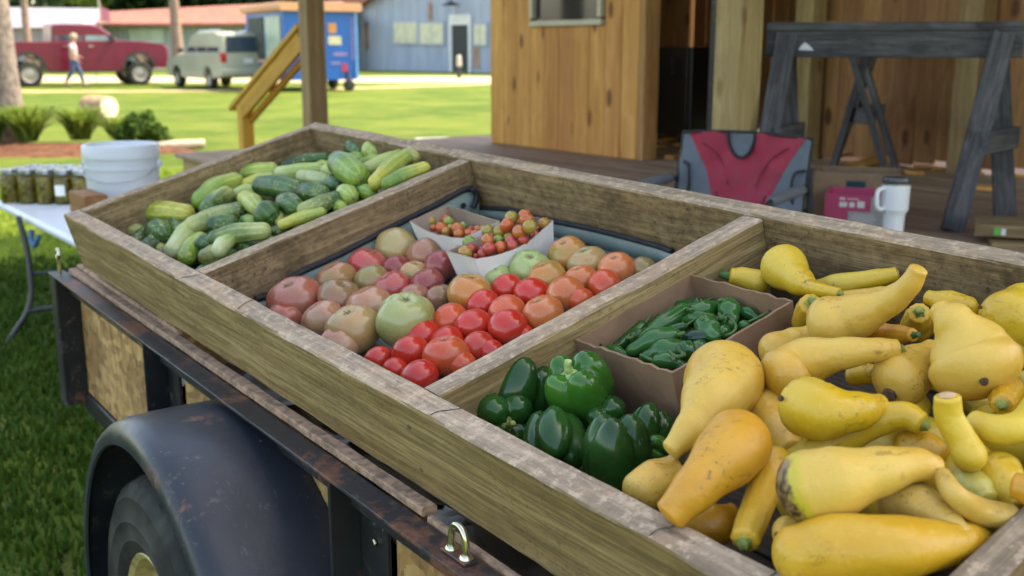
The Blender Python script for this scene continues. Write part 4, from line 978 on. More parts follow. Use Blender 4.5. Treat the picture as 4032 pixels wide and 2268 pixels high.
squash('small pale squash end beneath the long bumpy one', cB, [(1090,935,85,-.010),(1180,960,85,-.012),(1300,1000,80,-.014)], 'pale', scar=(1040,955,22), seed=25)
squash('pinkish pale squash behind the long bumpy one', cB, [(1780,760,120,.000),(1900,770,135,.004),(2060,860,110,.004),(2200,960,70,.000)], 'cream', seed=26)
squash('slim curved squash neck near the end rail', cB, [(2480,850,75,-.010),(2280,800,78,.006),(2140,700,66,.034),(2065,590,58,.030)], 'cream', seed=27)
squash('round greenish squash with fine stripes', cB, [(2230,640,100,-.010),(2290,690,105,-.010),(2340,740,80,-.012)], 'greenish', ribs=.02, seed=28)
squash('yellow squash low at the right side by the end rail', cB, [(2400,600,150,-.015),(2460,660,140,-.015),(2560,760,90,-.02)], 'lemon', seed=29)
squash('orange squash stub at the right edge', cB, [(2640,680,95,.020),(2520,650,82,.022)], 'orange', ribs=.05, seed=30)
squash('yellow squash neck with pale green stem on the right', cB, [(2700,150,100,.020),(2560,280,92,.026),(2400,300,90,.028),(2265,262,82,.026)], 'lemon', stem=.6, seed=31)
squash('upright yellow squash neck with a cut top', cB, [(2235,460,92,.020),(2180,350,84,.034),(2110,220,84,.052),(2100,105,84,.070)], 'lemon', cut=1, seed=32, caps=(1, .25))
squash('orange squash beneath the big orange one', cB, [(560,900,120,-.040),(660,890,125,-.04),(780,840,90,-.04)], 'orange', seed=33)
squash('ribbed yellow squash end under the largest pale one', cB, [(2460,60,95,-.020),(2448,110,82,-.005),(2440,145,70,.005)], 'gold', stem=.7, ribs=.06, seed=34)
squash('orange yellow squash in the gap beside the upright neck', cB, [(1850,400,90,-.020),(1960,420,100,-.02),(2080,460,80,-.02)], 'gold', seed=35)
rg = random.Random(9)
for k in range(32):
    x = D2 + BT + .07 + (BR - D2 - BT - .14) * ((k % 4) + rg.uniform(.1, .9)) / 4; y = .10 + .5 * ((k // 4 % 4) + rg.uniform(.2, .8)) / 4
    if x < D2 + .40 and not (y < .14 and x > D2 + .32): continue
    p = bx(x, y, -.095 if k < 16 else -.05); a = rg.uniform(0, 6.3); d = (BX * cos(a) + BY * sin(a)) * .05
    sh, al = sweep([p - d, p, p + d * 1.3], [.036, .034, .018], n=10, m=14, cap=(.8, .4), capn=4)
    vs, fs, c = centre(sh)
    tag(link('yellow_squash', mesh('yellow_squash', (vs, fs), smooth=True, attr=al), skin('squash', *SQ['deep']), None, Matrix.Translation(c)), 'yellow squash in the bottom layer of the heap', 'squash', 'yellow squash buried in the bottom layer')
# ------------------------------------------------------------------ cucumbers
def cK(x, y): return 300 + x / 1.61, 450 + y / 1.61
KC = {'dark': ((.010, .045, .010), (.035, .10, .014)), 'mid': ((.035, .12, .012), (.15, .25, .03)), 'light': ((.15, .255, .03), (.31, .38, .07)), 'pale': ((.37, .42, .13), (.25, .33, .06)), 'white': ((.42, .46, .22), (.27, .35, .09)), 'yellow': ((.42, .40, .06), (.26, .32, .06)), 'two': ((.035, .10, .018), (.33, .36, .12)), 'owt': ((.33, .36, .12), (.03, .09, .018)), 'tip': ((.11, .22, .03), (.38, .36, .05)), 'olive': ((.16, .17, .045), (.30, .28, .07)), 'orange': ((.48, .30, .04), (.42, .34, .06))}
CUC = [  # end, end, r, box z, colours, label
 (430,630,690,635,70,-.070,'tip','fat green cucumber with a yellow tip near the far end'), (255,690,420,765,50,-.092,'two','cucumber along the front rail near the far corner'), (505,735,555,765,72,-.075,'dark','dark cucumber pointing its blunt end outward near the rail'),
 (345,655,400,690,50,-.098,'pale','pale cucumber end behind the fat yellow tipped one'), (150,652,185,662,40,-.098,'dark','small dark cucumber in the far front corner'), (622,862,760,695,64,-.070,'white','long whitish cucumber curving down to the front rail'),
 (700,910,790,800,60,-.076,'light','light green cucumber wedged at the front rail'), (745,705,1025,612,62,-.052,'owt','two toned cucumber lying across the whitish one'), (800,545,1000,432,70,-.055,'light','big light green cucumber in the middle of the heap'),
 (840,600,945,510,60,-.050,'two','green cucumber crossing under the big light one'), (665,575,745,582,44,-.085,'dark','dark cucumber behind the yellow tip'), (1035,385,1240,350,48,-.055,'light','light cucumber near the end rail'),
 (1090,440,1235,402,40,-.058,'yellow','yellowing cucumber between light green ones'), (1020,505,1130,480,40,-.06,'pale','pale cucumber beneath the yellowing one'), (1325,322,1580,275,38,-.062,'dark','slim dark cucumber lying along the end rail'),
 (1295,372,1540,345,45,-.050,'white','whitish blotched cucumber at the back'), (1440,400,1655,452,52,-.044,'owt','half pale half dark cucumber behind the largest'), (1665,310,1785,395,80,-.014,'mid','largest bright green cucumber on top of the heap'),
 (1175,452,1395,482,65,-.038,'dark','dark cucumber with yellow flecks in the middle'), (1450,492,1560,512,60,-.040,'dark','dark pointed cucumber right of the flecked one'), (1075,535,1150,600,55,-.045,'yellow','yellow green cucumber standing in the middle'),
 (1325,560,1390,592,64,-.030,'dark','dark cucumber with a pointed end near the divider'), (1445,605,1645,532,50,-.034,'owt','green cucumber leaning on the divider'), (1195,640,1225,645,76,-.036,'dark','dark cucumber seen end on'),
 (1290,655,1292,682,36,-.05,'olive','stub of an olive cucumber beside the end on one'), (1310,700,1555,622,36,-.038,'yellow','slim yellow brown cucumber along the divider'), (1700,492,1742,522,54,-.034,'pale','pale rounded cucumber end by the divider'),
 (1812,490,1872,500,44,-.036,'mid','small bright cucumber end by the divider'), (1655,578,1690,590,40,-.05,'pale','pale yellow cucumber end peeking over the divider'), (1750,545,1790,550,30,-.055,'dark','dark sliver of cucumber between the small ends'),
 (1850,345,2060,262,46,-.026,'pale','long pale cucumber near the back rail'), (1900,432,2085,275,52,-.012,'yellow','yellow and brown cucumber in the back corner'), (1975,442,2205,342,46,-.012,'tip','yellow green cucumber along the divider at the back'),
 (2095,262,2150,275,50,-.020,'olive','brown ended cucumber in the back corner'), (2265,322,2300,328,34,-.04,'pale','pale cucumber end at the back of the divider'), (1752,212,1800,232,60,-.040,'dark','dark cucumber end near the back rail'),
 (1862,232,1900,240,58,-.034,'pale','pale blunt cucumber end near the back rail'), (1695,242,1712,246,32,-.06,'orange','overripe orange cucumber end at the back'), (1750,282,1800,285,42,-.045,'mid','cucumber end under the two at the back rail'),
 (1830,305,1930,288,36,-.045,'light','light cucumber behind the long pale one'), (1545,335,1590,342,40,-.058,'light','light cucumber end beside the slim dark one'), (1585,355,1640,370,40,-.05,'pale','pale cucumber under the largest one'),
 (880,705,985,690,54,-.058,'dark','dark cucumber under the two toned one'), (890,790,1185,742,60,-.044,'two','dark cucumber with a pale stripe above the front rail'), (800,815,835,825,50,-.060,'dark','small dark cucumber end beside the striped one'),
 (905,865,965,805,50,-.046,'white','dull white cucumber tip near the divider'), (830,905,905,880,60,-.060,'olive','grey green cucumber against the divider by the rail'), (480,840,545,862,45,-.100,'olive','olive cucumber half hidden by the front rail'),
 (1025,838,1080,845,32,-.07,'dark','dark cucumber end by the divider near the rail'), (1065,672,1120,675,32,-.06,'mid','cucumber end between the dark ones'), (1230,740,1290,742,30,-.055,'dark','dark cucumber low by the divider'), (620,720,660,725,32,-.09,'dark','dark cucumber end beside the whitish one')]
def cuke(p, q, r, i, col, lab, grp):
    rg = random.Random(i); mid = (p + q) / 2 + (BX * rg.uniform(-1, 1) + BZ * rg.uniform(0, .6)) * r * .25
    L = (p - q).length
    sh, al = sweep([p, mid, q], [r * .86, r, r * .84], n=14, m=36, cap=(.95, .95), capn=6, f=lambda s, a: 1 + .012 * cos(9 * a) + .025 * cos(3 * a + i) + .03 * mnoise.noise(Vector((cos(a) * 2, sin(a) * 2, s * 7 + i))))
    vs, fs, c = centre(sh)
    o = tag(link('cucumber', mesh('cucumber', (vs, fs), smooth=True, attr=al, attr2=[.5 + .5 * cos(9 * 2 * pi * (k % 36) / 36) for k in range(len(vs))]), skin('cucumber', *KC[col]), None, Matrix.Translation(c)), lab, 'cucumber', grp)
    d = (q - mid).normalized() if L > .001 else BX
    link('blossom_end', mesh('blossom_end', lathe([(r * .13, -.002), (r * .10, .001), (.0004, .0012)], 9), smooth=True), MAT['calyx'], o, Matrix.Translation(q + d * r * .925) @ d.to_track_quat('Z', 'Y').to_matrix().to_4x4())
for i, (x1, y1, x2, y2, rp_, z, col, lab) in enumerate(CUC):
    p, t = on_box(*cK(x1, y1), z); q, t2 = on_box(*cK(x2, y2), z)
    r = 1.14 * rp_ / 1.61 * (t + t2) / 2 / FPX
    cuke(p, q, r, i, col, lab, 'cucumbers in the far compartment')
rg = random.Random(4)
for k in range(36):
    p = bx(BT + .045 + (D1 - BT - .12) * ((k % 6) + rg.uniform(.2, .8)) / 6, BT + .06 + (BW - 2 * BT - .12) * ((k // 6) + rg.uniform(.2, .8)) / 6, -.092); a = rg.uniform(0, 6.3); d = (BX * cos(a) + BY * sin(a)) * .045
    cuke(p - d, p + d, rg.uniform(.022, .027), 200 + k, rg.choice(['dark', 'mid', 'dark', 'olive']), 'cucumber in the bottom layer of the heap', 'cucumbers buried in the bottom layer')
# ------------------------------------------------------------------ raised wooden shed with porch
DZ = .64
UZ = Vector((0, 0, 1))
SM = frame(uv(0, 0), UU, VV, UZ)                        # shed frame: x along the front, y into the shed
def plane_uv(px, py, v):                                # pixel on the vertical plane v = const -> (u, z)
    p = on_plane(px * KD, py * KD, uv(0, v), VV); return p.dot(UU), p.z
shed = thing('wooden_shed', 'raised pine shed with open porch and deck behind the trailer', 'shed', mw=SM @ T(-4, 4.5, 0))
def sp(name, mat, *sh, m=None, parent=None, auto=None, smooth=False):
    return link(name, mesh(name, *sh, auto=auto, smooth=smooth), mat, parent or shed, SM @ m if m is not None else SM)
def vboard(parent, mat, u, v, w, z0, z1, th=.02, face='v', name='board', me={}):
    key = (round(w, 3), round(z1 - z0, 3), th)
    if key not in me: me[key] = mesh(name, plank(z1 - z0, w, th, .003, x0=0))
    m = T(u, v, z0) @ RY(-pi / 2) @ RX(-pi / 2 if face == 'v' else 0)
    return link(name, me[key], mat, parent, SM @ m)
deck = link('deck_floor', None, None, shed, SM @ T(-4, 4, DZ))
dm = mesh('plank', plank(6.75, .136, .03, .004, x0=0)); dm2 = mesh('plank', plank(5.2, .136, .03, .004, x0=0))
for k in range(32):
    link('plank', dm if k > 4 else dm, MAT['deck'], deck, SM @ T(-7.3, 2.62 + k * .1415, DZ - .015 + .0012 * (k % 3 - 1)))
for vv_ in (2.62, 4.3, 6.9): sp('deck_beam', MAT['post'], plank(6.7, .04, .18, .003, x0=0), m=T(-7.28, vv_, DZ - .125))
for uu_ in (-7.2, -5.2, -3.1, -1.0):
    for vv_ in (2.7, 5.6): sp('footing_post', MAT['post'], plank(DZ - .22, .12, .12, .004, x0=0), m=T(uu_, vv_, 0) @ RY(-pi / 2))
for u_, v_, z0 in ((-7.17, 3.56, 0), (-3.09, 3.47, DZ), (1.2, 3.5, 0)):
    sp('porch_post', MAT['post'], plank(3.05 - z0, .14, .14, .006, x0=0), m=T(u_, v_, z0) @ RY(-pi / 2))
sp('roof_beam', MAT['post'], plank(9.4, .09, .2, .004, x0=0), m=T(-7.7, 3.5, 3.15))
# front wall of smooth pine boards with a small window
PV = 4.77
wu0, wz0 = plane_uv(1342, 60, PV); wu1, _ = plane_uv(1522, 60, PV); wz1 = wz0 + .62
pine = link('pine_wall', None, None, shed, SM @ T(-5.9, PV, DZ))
NB = 10; W0 = 1.60 / NB
for k in range(NB):
    a = -6.66 + k * W0; c = a + W0 / 2
    if a + W0 > wu0 and a < wu1:
        vboard(pine, MAT['pine'], c, PV + .002 * (k % 2), W0 - .003, DZ + .004, wz0 - .02)
        vboard(pine, MAT['pine'], c, PV + .002 * (k % 2), W0 - .003, wz1 + .02, 3.1)
    else: vboard(pine, MAT['pine'], c, PV + .002 * (k % 2), W0 - .003, DZ + .004, 3.1)
vboard(pine, MAT['pine'], -6.655, PV + .062, .10, DZ + .004, 3.1, face='u')
MAT['alu'] = plain('dull_window_frame', (.42, .38, .27), .5, var=.1)
MAT['glass_dark'] = plain('dark_window_glass', (.03, .028, .03), .08, var=.2, scale=2.)
win = link('window', None, None, shed, SM @ T((wu0 + wu1) / 2, PV, wz0))
uw = wu1 - wu0; um = (wu0 + wu1) / 2
fr = [box(uw, .05, .035, (um, PV - .015, wz0)), box(uw, .05, .035, (um, PV - .015, wz1)), box(.035, .05, .55, (wu0 + .018, PV - .015, (wz0 + wz1) / 2)), box(.035, .05, .55, (wu1 - .018, PV - .015, (wz0 + wz1) / 2))]
sp('frame', MAT['alu'], *fr, parent=win); sp('pane', MAT['glass_dark'], box(uw - .07, .006, .585, (um, PV, (wz0 + wz1) / 2)), parent=win)
# door jamb, dark room behind
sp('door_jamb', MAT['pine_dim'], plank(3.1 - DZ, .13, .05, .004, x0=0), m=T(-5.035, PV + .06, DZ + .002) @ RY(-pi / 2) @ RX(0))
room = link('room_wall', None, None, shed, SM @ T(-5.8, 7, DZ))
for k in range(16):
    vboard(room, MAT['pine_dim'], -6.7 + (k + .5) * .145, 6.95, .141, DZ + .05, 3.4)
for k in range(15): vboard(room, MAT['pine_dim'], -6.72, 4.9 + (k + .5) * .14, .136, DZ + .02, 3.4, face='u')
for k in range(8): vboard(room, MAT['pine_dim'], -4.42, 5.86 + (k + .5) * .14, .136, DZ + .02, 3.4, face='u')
sp('door_edge', MAT['steel_dark'], plank(2.3, .05, .045, .003, x0=0), m=T(plane_uv(1792, 300, 4.9)[0], 4.9, DZ + .002) @ RY(-pi / 2))
# back wall of the porch
back_wall = link('back_wall', None, None, shed, SM @ T(-2.5, 5.85, DZ))
rg = random.Random(2)
u_ = -4.62
while u_ < .2:
    w = rg.choice((.12, .14, .14, .16)); gap = .003 if rg.random() > .22 else .012
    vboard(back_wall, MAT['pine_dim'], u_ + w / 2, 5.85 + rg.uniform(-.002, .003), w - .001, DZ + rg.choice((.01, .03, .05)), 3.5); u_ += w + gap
for u_ in (-3.38, -1.3): sp('wall_post', MAT['post'], plank(3.4 - DZ, .15, .14, .006, x0=0), m=T(u_, 5.74, DZ) @ RY(-pi / 2))
sp('wall_post', MAT['post'], plank(3.4 - DZ, .14, .14, .006, x0=0), m=T(-4.5, 5.72, DZ) @ RY(-pi / 2))
# roof
MAT['tin'] = plain('galvanised_roof', (.45, .45, .46), .4, .8, var=.15, scale=1.5)
ra, rb = Vector((0, 2.35, 3.22)), Vector((0, 7.6, 4.25))
v, f = [], []
for i in range(121):
    x = -7.75 + 9.6 * i / 120; dz = .018 * cos(i * pi / 2)
    v += [(x, ra.y, ra.z + dz), (x, rb.y, rb.z + dz)]
for i in range(120): f.append((2 * i, 2 * i + 2, 2 * i + 3, 2 * i + 1))
sp('roof', MAT['tin'], (v, f), smooth=True)
for k in range(9):
    mm, sh = bar(Vector((-7.6 + k * 1.15, 2.4, 3.14)), Vector((-7.6 + k * 1.15, 7.5, 4.14)), .04, .14)
    sp('rafter', MAT['post'], sh, m=mm)
# stair hand rail at the left end of the porch
HA, HB = Vector((-7.28, 3.56, 1.50)), Vector((-8.47, 3.50, .86))
mm, sh = bar(HA, HB, .14, .038); sp('hand_rail', MAT['yellow_wood'], sh, m=mm)
mm, sh = bar(HA + Vector((.0, -.03, -.10)), HB + Vector((.13, -.03, -.035)), .036, .14); sp('hand_rail_side', MAT['yellow_wood'], sh, m=mm)
mm, sh = bar(HA + Vector((.0, .03, -.19)), HB + Vector((.16, .03, -.11)), .036, .05); sp('hand_rail_edge', MAT['yellow_wood'], sh, m=mm)
sp('newel_post', MAT['yellow_wood'], plank(.90, .10, .10, .005, x0=0), m=T(-8.30, 3.50, 0) @ RY(-pi / 2))
for k in range(3):
    sp('stair_tread', MAT['deck'], plank(1.1, .28, .038, .004, x0=0), m=T(-7.45 - k * .28, 3.65, DZ - .16 - k * .16) @ RZ(pi / 2))
for v_ in (3.68, 4.72):
    mm, sh = bar(Vector((-7.3, v_, DZ - .12)), Vector((-8.3, v_, .02)), .04, .2); sp('stair_stringer', MAT['post'], sh, m=mm)
# ------------------------------------------------------------------ black cabinet in the doorway
MAT['enamel'] = plain('black_enamel', (.006, .006, .007), .35, var=.2)
cp = on_z(1717 * KD, 350 * KD, DZ); cu, cv = cp.dot(UU), cp.dot(VV)
CM = SM @ T(cu, cv, DZ)
cab = thing('black_cabinet', 'black metal cabinet standing in the dark shed doorway', 'cabinet', mw=CM)
link('body', mesh('body', plank(.66, .50, .62, .01, x0=.05)), MAT['enamel'], cab, CM @ T(0, 0, 0) @ RY(-pi / 2))
link('door', mesh('door', plank(.62, .58, .02, .006, x0=.07)), MAT['enamel'], cab, CM @ T(0, -.262, 0) @ RY(-pi / 2) @ RX(-pi / 2) @ T(0, 0, 0))
link('handle', mesh('handle', tube([(.17, -.28, .5), (.17, -.31, .5), (.17, -.31, .62), (.17, -.28, .62)], .008, m=8), smooth=True), MAT['steel'], cab, CM)
for a in (-1, 1):
    for b in (-1, 1): link('foot', mesh('foot', lathe([(.02, 0), (.02, .055)], 10)), MAT['black'], cab, CM @ T(.18 * a, .2 * b, 0))
# ------------------------------------------------------------------ folding stadium seat on the deck
MAT['fab_red'] = plain('red_canvas', (.28, .018, .04), .8, var=.12, scale=25, bmp=.3)
MAT['fab_grey'] = plain('slate_canvas', (.095, .11, .13), .8, var=.12, scale=25, bmp=.3)
MAT['fab_black'] = plain('black_webbing', (.012, .012, .014), .8, var=.2, scale=40, bmp=.3)
MAT['foam'] = plain('grey_foam', (.10, .105, .115), .85, var=.15, scale=50, bmp=.4)
SA = Vector((.747, -.665, 0)).normalized(); SF = Vector((-.665, -.747, 0)).normalized()
tl = at(1738 * KD, 322 * KD, 4.30); tr = at(2052 * KD, 341 * KD, 3.92)
so_ = (tl + tr) / 2; SW, SHH = (tr - tl).length, .36
BUP = (UZ - SF * .16).normalized()
CHM = frame(Vector((so_.x, so_.y, DZ)) + SF * .04, SA, -SF, UZ)
seat = thing('stadium_seat', 'red and grey padded folding stadium seat with foam arms on the deck', 'seat', mw=CHM)
ztop = (tl.z + tr.z) / 2 - DZ
def bk(s, h, off=0.):                                   # back rest: s -1..1 across, h 0..1 up; local seat coordinates
    x = s * SW / 2 * (1 - .02 * (1 - h)); z = ztop - SHH * (1 - h) - .012 * (s * s) * h
    y = .05 * (h - 1) * 1.0 + .03 * (1 - s * s) * sin(pi * min(max(h, 0), 1) * .8 + .2) * 1.0 - off
    return Vector((x, y + .0, z))
def patch(inside, n=56, m=44, off=0., puff=.0):
    V, F, idx = [], [], {}
    def vid(i, j):
        if (i, j) not in idx:
            s, h = -1 + 2 * i / n, j / m; idx[(i, j)] = len(V)
            q = .006 * puff * (sin(s * 9) * sin(h * 8) + mnoise.noise(Vector((s * 5, h * 5, 1.))))
            V.append(bk(s, h, off + q))
        return idx[(i, j)]
    for i in range(n):
        for j in range(m):
            s, h = -1 + 2 * (i + .5) / n, (j + .5) / m
            if inside(s, h): F.append((vid(i, j), vid(i + 1, j), vid(i + 1, j + 1), vid(i, j + 1)))
    return V, F
def in_notch(s, h): return abs(s + .06) < .21 and h > 1 - .27 * sqrt(max(0, 1 - ((s + .06) / .21) ** 2)) 
def in_red(s, h): return abs(s) < .42 + .62 * max(h - .12, 0) ** 1.6 and not in_notch(s, h)
BKM = CHM
link('backing', mesh('backing', patch(lambda s, h: True, off=-.012)), MAT['fab_black'], seat, BKM)
link('red_panel', mesh('red_panel', patch(in_red, 120, 90, .004, 1.), smooth=True), MAT['fab_red'], seat, BKM)
for sd in (-1, 1): link('grey_panel', mesh('grey_panel', patch(lambda s, h: not in_red(s, h) and not in_notch(s, h) and s * sd > 0, 120, 90, .003, .8), smooth=True), MAT['fab_grey'], seat, BKM)
link('grey_notch', mesh('grey_notch', patch(in_notch, 120, 90, .006, .3), smooth=True), MAT['fab_grey'], seat, BKM)
link('edge_binding', mesh('edge_binding', tube([bk(-1 + 2 * k / 10, 1., .004) for k in range(11)], .006, m=6), tube([bk(-.06 + .21 * cos(a), 1 - .27 * sin(a), .010) for a in [pi * k / 10 for k in range(11)]], .006, m=6), tube([bk(1, k / 5, .0) for k in range(6)], .005, m=6), tube([bk(-1, k / 5, .0) for k in range(6)], .005, m=6), smooth=True), MAT['fab_black'], seat, BKM)
MAT['seam'] = plain('dark_red_seam', (.19, .013, .03), .8)
for c_, r1, r2, a0, a1 in (((.95, .30), .75, .62, pi * .62, pi * .93), ((-.95, .30), .75, .62, pi * .07, pi * .38), ((0, .50), .42, .42, pi + .35, 2 * pi - .35)):
    link('seam', mesh('seam', tube([bk(c_[0] + r1 * cos(a), c_[1] + r2 * sin(a), .0085) for a in [a0 + (a1 - a0) * k / 14 for k in range(15)]], .0028, m=5), smooth=True), MAT['seam'], seat, BKM)
for sx in (-1, 1):
    link('bracket', mesh('bracket', tube([(sx * SW / 2, -.01, .27), (sx * (SW / 2 + .012), -.015, .12), (sx * (SW / 2 - .02), -.02, .08)], .012, m=8), tube([(sx * (SW / 2 - .005), -.01, .27), (sx * (SW / 2 - .05), -.03, .25), (sx * (SW / 2 - .05), -.03, .15), (sx * (SW / 2 - .005), -.01, .12)], .006, m=6), smooth=True), MAT['fab_black'], seat, CHM)
    link('arm_foam', mesh('arm_foam', sweep([(sx * (SW / 2 + .006), -.07, .205), (sx * (SW / 2 + .008), -.19, .198), (sx * (SW / 2 + .008), -.30, .186)], [.019, .021, .019], n=8, m=12, cap=(.25, .25), capn=2)[0], smooth=True), MAT['foam'], seat, CHM)
    link('arm_tube', mesh('arm_tube', tube([(sx * (SW / 2 + .004), 0, .17), (sx * (SW / 2 + .006), -.06, .203), (sx * (SW / 2 + .008), -.32, .183), (sx * (SW / 2 + .004), -.36, .06), (sx * (SW / 2), -.36, .03)], .009, m=8), smooth=True), MAT['steel_dark'], seat, CHM)
link('cushion', mesh('cushion', plank(SW * .96, .36, .06, .018)), MAT['fab_grey'], seat, CHM @ T(0, -.19, .055))
link('cushion_edge', mesh('cushion_edge', plank(SW * .98, .38, .022, .006)), MAT['fab_black'], seat, CHM @ T(0, -.19, .012))
# ------------------------------------------------------------------ travel mug
MAT['white_steel'] = plain('white_powder_coat', (.74, .74, .73), .35, var=.03)
MAT['lid'] = plain('smoky_lid', (.05, .055, .06), .15, var=.2)
MAT['steel_bare'] = plain('brushed_steel', (.5, .5, .5), .3, 1.)
mp = on_z(2244 * KD, 602 * KD, DZ); MM = Matrix.Translation(mp) @ RZ(.35)
mug = thing('travel_mug', 'white insulated travel mug with handle on the deck', 'mug', mw=MM)
link('body', mesh('body', lathe([(.036, .002), (.038, 0), (.039, .09), (.041, .10), (.049, .112), (.050, .12), (.051, .205), (.049, .207)], 36), auto=40), MAT['white_steel'], mug, MM)
link('steel_rim', mesh('steel_rim', lathe([(.0495, .207), (.0495, .213), (.047, .214)], 36)), MAT['steel_bare'], mug, MM)
link('lid', mesh('lid', lathe([(.049, .2135), (.051, .218), (.051, .230), (.048, .236), (.03, .234)], 36), auto=40), MAT['lid'], mug, MM)
link('handle', mesh('handle', tube([(-.046, 0, .195), (-.075, 0, .192), (-.084, 0, .17), (-.082, 0, .135), (-.07, 0, .118), (-.046, 0, .122)], .0085, n=30, m=10), smooth=True), MAT['white_steel'], mug, MM)
# ------------------------------------------------------------------ pink printed carton and a cardboard crate behind it
MAT['pink'] = plain('pink_print', (.48, .05, .12), .6, var=.08)
MAT['print_grey'] = plain('grey_print', (.34, .31, .30), .6, var=.08)
MAT['print_white'] = plain('white_print', (.66, .62, .58), .6)
MAT['print_food'] = plain('fruit_picture', (.40, .22, .06), .6, var=.7, scale=30)
MAT['crate_card'] = plain('light_cardboard', (.26, .16, .09), .85, var=.15, scale=20)
MAT['teal'] = plain('teal_liner', (.02, .10, .11), .6)
pc = at(2148 * KD, 560 * KD, 4.30); PX = Vector((.93, -.36, 0)).normalized(); PYv = Vector((.36, .93, 0)).normalized()
PCM = frame(Vector((pc.x, pc.y, DZ)), PX, PYv, UZ)
pk = thing('pink_carton', 'pink printed cardboard carton with a grey label panel on the deck', 'carton', mw=PCM)
PW, PD, PH = .235, .24, .135
for nm, a, b in (('front', (0, 0), 0), ('back', (0, PD), 0)):
    link('side_panel', mesh('side_panel', box(PW, .005, PH, (a[0], a[1], PH / 2))), MAT['pink'], pk, PCM)
for sx in (-1, 1): link('side_panel', mesh('side_panel', box(.005, PD - .006, PH, (sx * (PW / 2 - .0026), PD / 2, PH / 2))), MAT['pink'] if sx > 0 else MAT['pink'], pk, PCM)
link('base', mesh('base', box(PW - .012, PD - .012, .005, (0, PD / 2, .004))), MAT['crate_card'], pk, PCM)
link('label_panel', mesh('label_panel', box(.13, .002, .065, (.04, -.0038, .036))), MAT['print_grey'], pk, PCM)
link('label_panel', mesh('label_panel', box(.055, .002, PH - .012, (.087, -.0042, PH / 2))), MAT['print_grey'], pk, PCM)
for k, (x, z, w, h) in enumerate(((-.045, .095, .03, .02), (-.012, .095, .02, .02), (.022, .097, .028, .026), (-.05, .118, .02, .008), (-.01, .118, .045, .004))):
    link('printed_mark', mesh('printed_mark', box(w, .002, h, (x, -.0038, z))), MAT['print_white'], pk, PCM)
for k in range(6): link('printed_line', mesh('printed_line', box(.10 - .012 * (k % 3), .001, .003, (.035, -.0054, .012 + k * .009))), MAT['print_white'], pk, PCM)
link('picture', mesh('picture', box(.002, .10, .10, (-PW / 2 - .0015, .06, .06))), MAT['print_food'], pk, PCM)
CR = frame(Vector((pc.x, pc.y, DZ)) + PYv * .30 - PX * .02, PX, PYv, UZ)
cr = thing('cardboard_crate', 'open brown cardboard crate with hand holes behind the pink carton', 'crate', mw=CR)
def holed(w, h, hw, hh, hz):
    return [box(w, .006, hz - hh / 2, (0, 0, (hz - hh / 2) / 2)), box(w, .006, h - hz - hh / 2, (0, 0, (h + hz + hh / 2) / 2)), box((w - hw) / 2, .006, hh, (-(w + hw) / 4, 0, hz)), box((w - hw) / 2, .006, hh, ((w + hw) / 4, 0, hz))]
link('side_panel', mesh('side_panel', *holed(.34, .19, .08, .03, .14)), MAT['crate_card'], cr, CR)
link('side_panel', mesh('side_panel', *holed(.34, .19, .08, .03, .14)), MAT['crate_card'], cr, CR @ T(0, .26, 0))
for sx in (-1, 1): link('side_panel', mesh('side_panel', *holed(.25, .19, .08, .03, .14)), MAT['crate_card'], cr, CR @ T(sx * .166, .13, 0) @ RZ(pi / 2))
link('base', mesh('base', box(.32, .25, .006, (0, .13, .004))), MAT['teal'], cr, CR)
link('inner_liner', mesh('inner_liner', box(.31, .004, .15, (0, .253, .09))), MAT['teal'], cr, CR)
# ------------------------------------------------------------------ saw horses
def sawhorse(label, A, B, height, feetA, feetB, grp='grey saw horses on the deck', lw=.085):
    A, B = Vector(A), Vector(B); mid = (A + B) / 2
    t = thing('saw_horse', label, 'saw horse', (mid.x, mid.y, DZ), grp)
    d = (B - A).normalized(); n = Vector((-d.y, d.x, 0))
    mm, sh = bar(A, B, .10, .036); link('top_plank', mesh('top_plank', sh), MAT['sawhorse'], t, mm)
    for s in (-1, 1):
        mm, sh = bar(A + n * .036 * s - UZ * .072, B + n * .036 * s - UZ * .072, .03, .105); link('apron', mesh('apron', sh), MAT['sawhorse'], t, mm)
    for base_, feet in ((A + d * .08, feetA), (B - d * .08, feetB)):
        pts = []
        for s, ft in zip((-1, 1), feet):
            ft = Vector((ft[0], ft[1], DZ)); top = base_ + n * .062 * s - UZ * .03
            mm, sh = bar(ft, top, lw, .036, up=n * s); link('leg', mesh('leg', sh), MAT['sawhorse'], t, mm)
            pts.append(ft.lerp(top, .45))
        mm, sh = bar(pts[0] + d * .045 + (pts[0] - pts[1]) * .12, pts[1] + d * .045 + (pts[1] - pts[0]) * .12, .03, .09); link('brace', mesh('brace', sh), MAT['sawhorse'], t, mm)
    return t
bA, bB = at(1930 * KD, 66 * KD, 4.52), at(2572 * KD, 68 * KD, 4.32)
zb_ = (bA.z + bB.z) / 2; bA.z = bB.z = zb_
f1 = on_z(2395 * KD, 582 * KD, DZ); f2 = on_z(2528 * KD, 552 * KD, DZ)
f3 = at(1895 * KD, 540 * KD, 4.45); f4 = at(1992 * KD, 500 * KD, 4.85)
sawhorse('tall charcoal saw horse with a white paint smear in front', bA, bB, .8, ((f3.x, f3.y), (f4.x, f4.y)), ((f1.x, f1.y), (f2.x, f2.y)))
MAT['smear'] = plain('white_paint_smear', (.45, .46, .48), .7)
g1, g2 = on_z(2092 * KD, 432 * KD, DZ), on_z(2236 * KD, 460 * KD, DZ)
dA = Vector((g1.x + g2.x, g1.y + g2.y, 0)) / 2; dd = Vector((.93, .36, 0)); dd = Vector((-(g2 - g1).y, (g2 - g1).x, 0)).normalized()
if dd.y < 0: dd = -dd
cA_ = dA + UZ * 1.42; cB_ = cA_ + Vector((.17, .50, 0))
